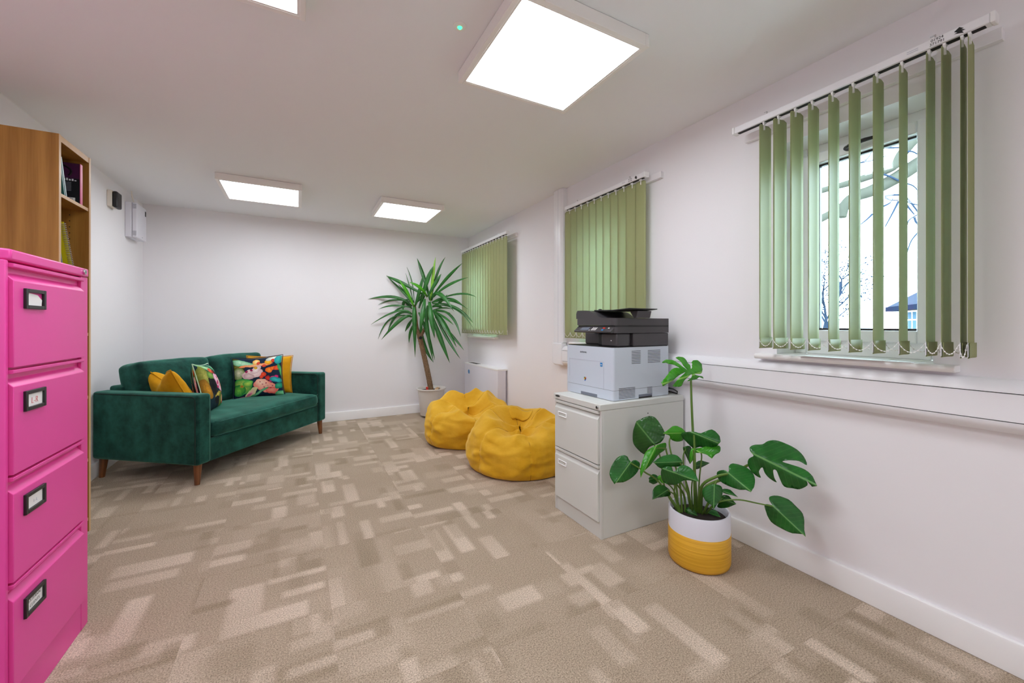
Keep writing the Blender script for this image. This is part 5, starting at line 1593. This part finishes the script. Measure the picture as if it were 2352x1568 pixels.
TWIGS=[
  [(7.812, 2.759, 3.389), (7.897, 2.714, 3.36), (8.008, 2.655, 3.302), (8.119, 2.597, 3.254), (8.213, 2.547, 3.216), (8.298, 2.502, 3.119), (8.409, 2.443, 2.984)] ,
  [(7.838, 2.746, 3.061), (8.008, 2.655, 3.081), (8.119, 2.597, 3.042), (8.213, 2.547, 2.917), (8.281, 2.511, 2.801), (8.238, 2.533, 2.762), (8.153, 2.578, 2.695), (8.127, 2.592, 2.598)] ,
  [(8.23, 2.538, 2.743), (8.247, 2.529, 2.675), (8.306, 2.497, 2.569), (8.196, 2.556, 2.405), (8.144, 2.583, 2.261), (8.11, 2.601, 2.116)] ,
  [(7.838, 2.746, 3.042), (7.906, 2.71, 3.003), (8.017, 2.651, 3.003)] ,
  [(8.119, 2.597, 2.984), (8.196, 2.556, 2.946), (8.298, 2.502, 2.926)] ,
  [(7.497, 2.927, 3.563), (7.574, 2.886, 3.582), (7.667, 2.836, 3.601), (7.855, 2.737, 3.669)] ,
  [(8.119, 2.597, 3.727), (8.196, 2.556, 3.736), (8.281, 2.511, 3.688)] ,
  [(8.127, 2.592, 2.926), (8.179, 2.565, 2.849), (8.23, 2.538, 2.782)] ,
  [(7.812, 2.759, 3.794), (8.017, 2.651, 3.794), (8.11, 2.601, 3.833)] ,
  [(7.667, 2.836, 2.791), (7.599, 2.872, 2.714), (7.514, 2.918, 2.637)] ,
  [(8.298, 2.502, 2.936), (8.289, 2.506, 2.695), (8.272, 2.515, 2.502)] ,
  [(8.017, 2.651, 2.984), (7.94, 2.692, 2.811), (7.838, 2.746, 2.598)] ,
  [(7.812, 2.759, 2.907), (7.897, 2.714, 2.955), (7.94, 2.692, 3.023)] ,
  [(7.574, 2.886, 3.601), (7.625, 2.859, 3.659), (7.659, 2.841, 3.736)] ,
]
MB().tube([(9.8, 2.03, gz), (9.82, 2.03, 1.5), (9.75, 2.02, 3.2), (9.9, 2.0, 6.0)], [.30, .24, .22, .14], 16).build('trunk', 'limb', t, smooth=True)
def smooth_path(p, n=5):
    return [catmull(p, i / (n * (len(p) - 1))) for i in range(n * (len(p) - 1) + 1)]
def limb(p, r0, r1):
    q = smooth_path(p); m = len(q)
    MB().tube(q, [r0 + (r1 - r0) * i / (m - 1) + .006 * noise.noise(V(q[i]) * 3) for i in range(m)], 14).build('limb', 'limb', t, smooth=True)
limb([(9.78, 2.03, 3.9)] + LIMB1, .12, .058); limb([(9.85, 2.02, 5.0)] + LIMB2, .09, .034); limb(LIMB3, .055, .05)
for p in TWIGS:
    q = smooth_path(p, 3)
    MB().tube(q, [.015 - .009 * i / len(q) for i in range(len(q))], 6).build('twig', 'twig', t, smooth=True)

t = thing('twiggy_tree', (15.2, 6.9, gz), 'small twiggy tree with a few dead leaves beyond the big tree', 'tree')
random.seed(21)
tw, lf = MB(), MB()
def grow(p, d, ln, r, depth):
    q = p + d * ln
    mid = p.lerp(q, .5) + V((random.uniform(-1, 1), random.uniform(-1, 1), random.uniform(-1, 1))) * ln * .07
    (tw if depth > 0 else st).tube([p, mid, q], [r, r * .85, r * .68], 5 if depth else 10)
    if depth >= 6 or ln < .09:
        return
    for k in range(3 if depth < 3 else 2):
        nd = (d + V((random.uniform(-1, 1), random.uniform(-1, 1), random.uniform(-.55, .8))) * .72).normalized()
        grow(q if k < 2 else mid, nd, ln * random.uniform(.62, .82), r * .64, depth + 1)
    if depth >= 3:
        for k in range(3):
            o = q + V((random.uniform(-1, 1), random.uniform(-1, 1), random.uniform(-1, 1))) * .16
            a = V((random.uniform(-1, 1), random.uniform(-1, 1), random.uniform(-1, 1))).normalized() * .045
            b = a.cross(V((.3, .7, .2))).normalized() * .022
            lf.add([o - a, o + b, o + a, o - b], [(0, 1, 2, 3)])
st = MB()
grow(V((15.2, 6.9, gz)), V((.02, -.05, 1)).normalized(), 1.35, .07, 0)
st.build('trunk', 'limb', t, smooth=True)
tw.build('twigs', 'twig', t, smooth=True, kind='stuff')
lf.build('dead_leaves', 'twig', t, kind='stuff')

t = thing('house', (32.89, 10.70, gz), 'brick house with a low grey hipped roof seen through the near window', 'house', world=False, rotz=math.atan2(-.557, -.828))
zE = 2.22 - gz
MB().box((0, 0, 0), (9, 6, zE + .3)).build('wall', 'brick', t)
r = MB()
x0, x1, y0, y1, zr = -1.0, 10.3, -.5, 6.5, zE + 2.7
r.add([(x0, y0, zE), (x1, y0, zE), (x1, y1, zE), (x0, y1, zE), (2.6, 3, zr), (6.4, 3, zr)], [(0, 1, 5, 4), (1, 2, 5), (2, 3, 4, 5), (3, 0, 4), (3, 2, 1, 0)])
r.build('roof', 'rooftile', t)
MB().box((x0, y0 - .03, zE - .26), (x1, y0, zE + .02)).build('fascia', 'fascia', t)
MB().box((x0 - .03, y0, zE - .26), (x0, y1, zE + .02)).build('fascia', 'fascia', t)
w = MB()
for (a, b, c_, d) in ((.86, 2.36, 1.15, 1.22), (.86, 2.36, 2.22, 2.30), (.86, .94, 1.22, 2.22), (2.28, 2.36, 1.22, 2.22), (.94, 2.28, 1.72, 1.79), (1.58, 1.64, 1.22, 2.22)):
    w.box((a, -.05, c_), (b, .02, d))
wf = w.build('window_frame', 'white', t)
for (a, b, c_, d) in ((.94, 1.58, 1.22, 1.72), (1.64, 2.28, 1.22, 1.72), (.94, 1.58, 1.79, 2.22), (1.64, 2.28, 1.79, 2.22)):
    MB().box((a, -.02, c_), (b, .0, d)).build('pane', 'housepane', wf)
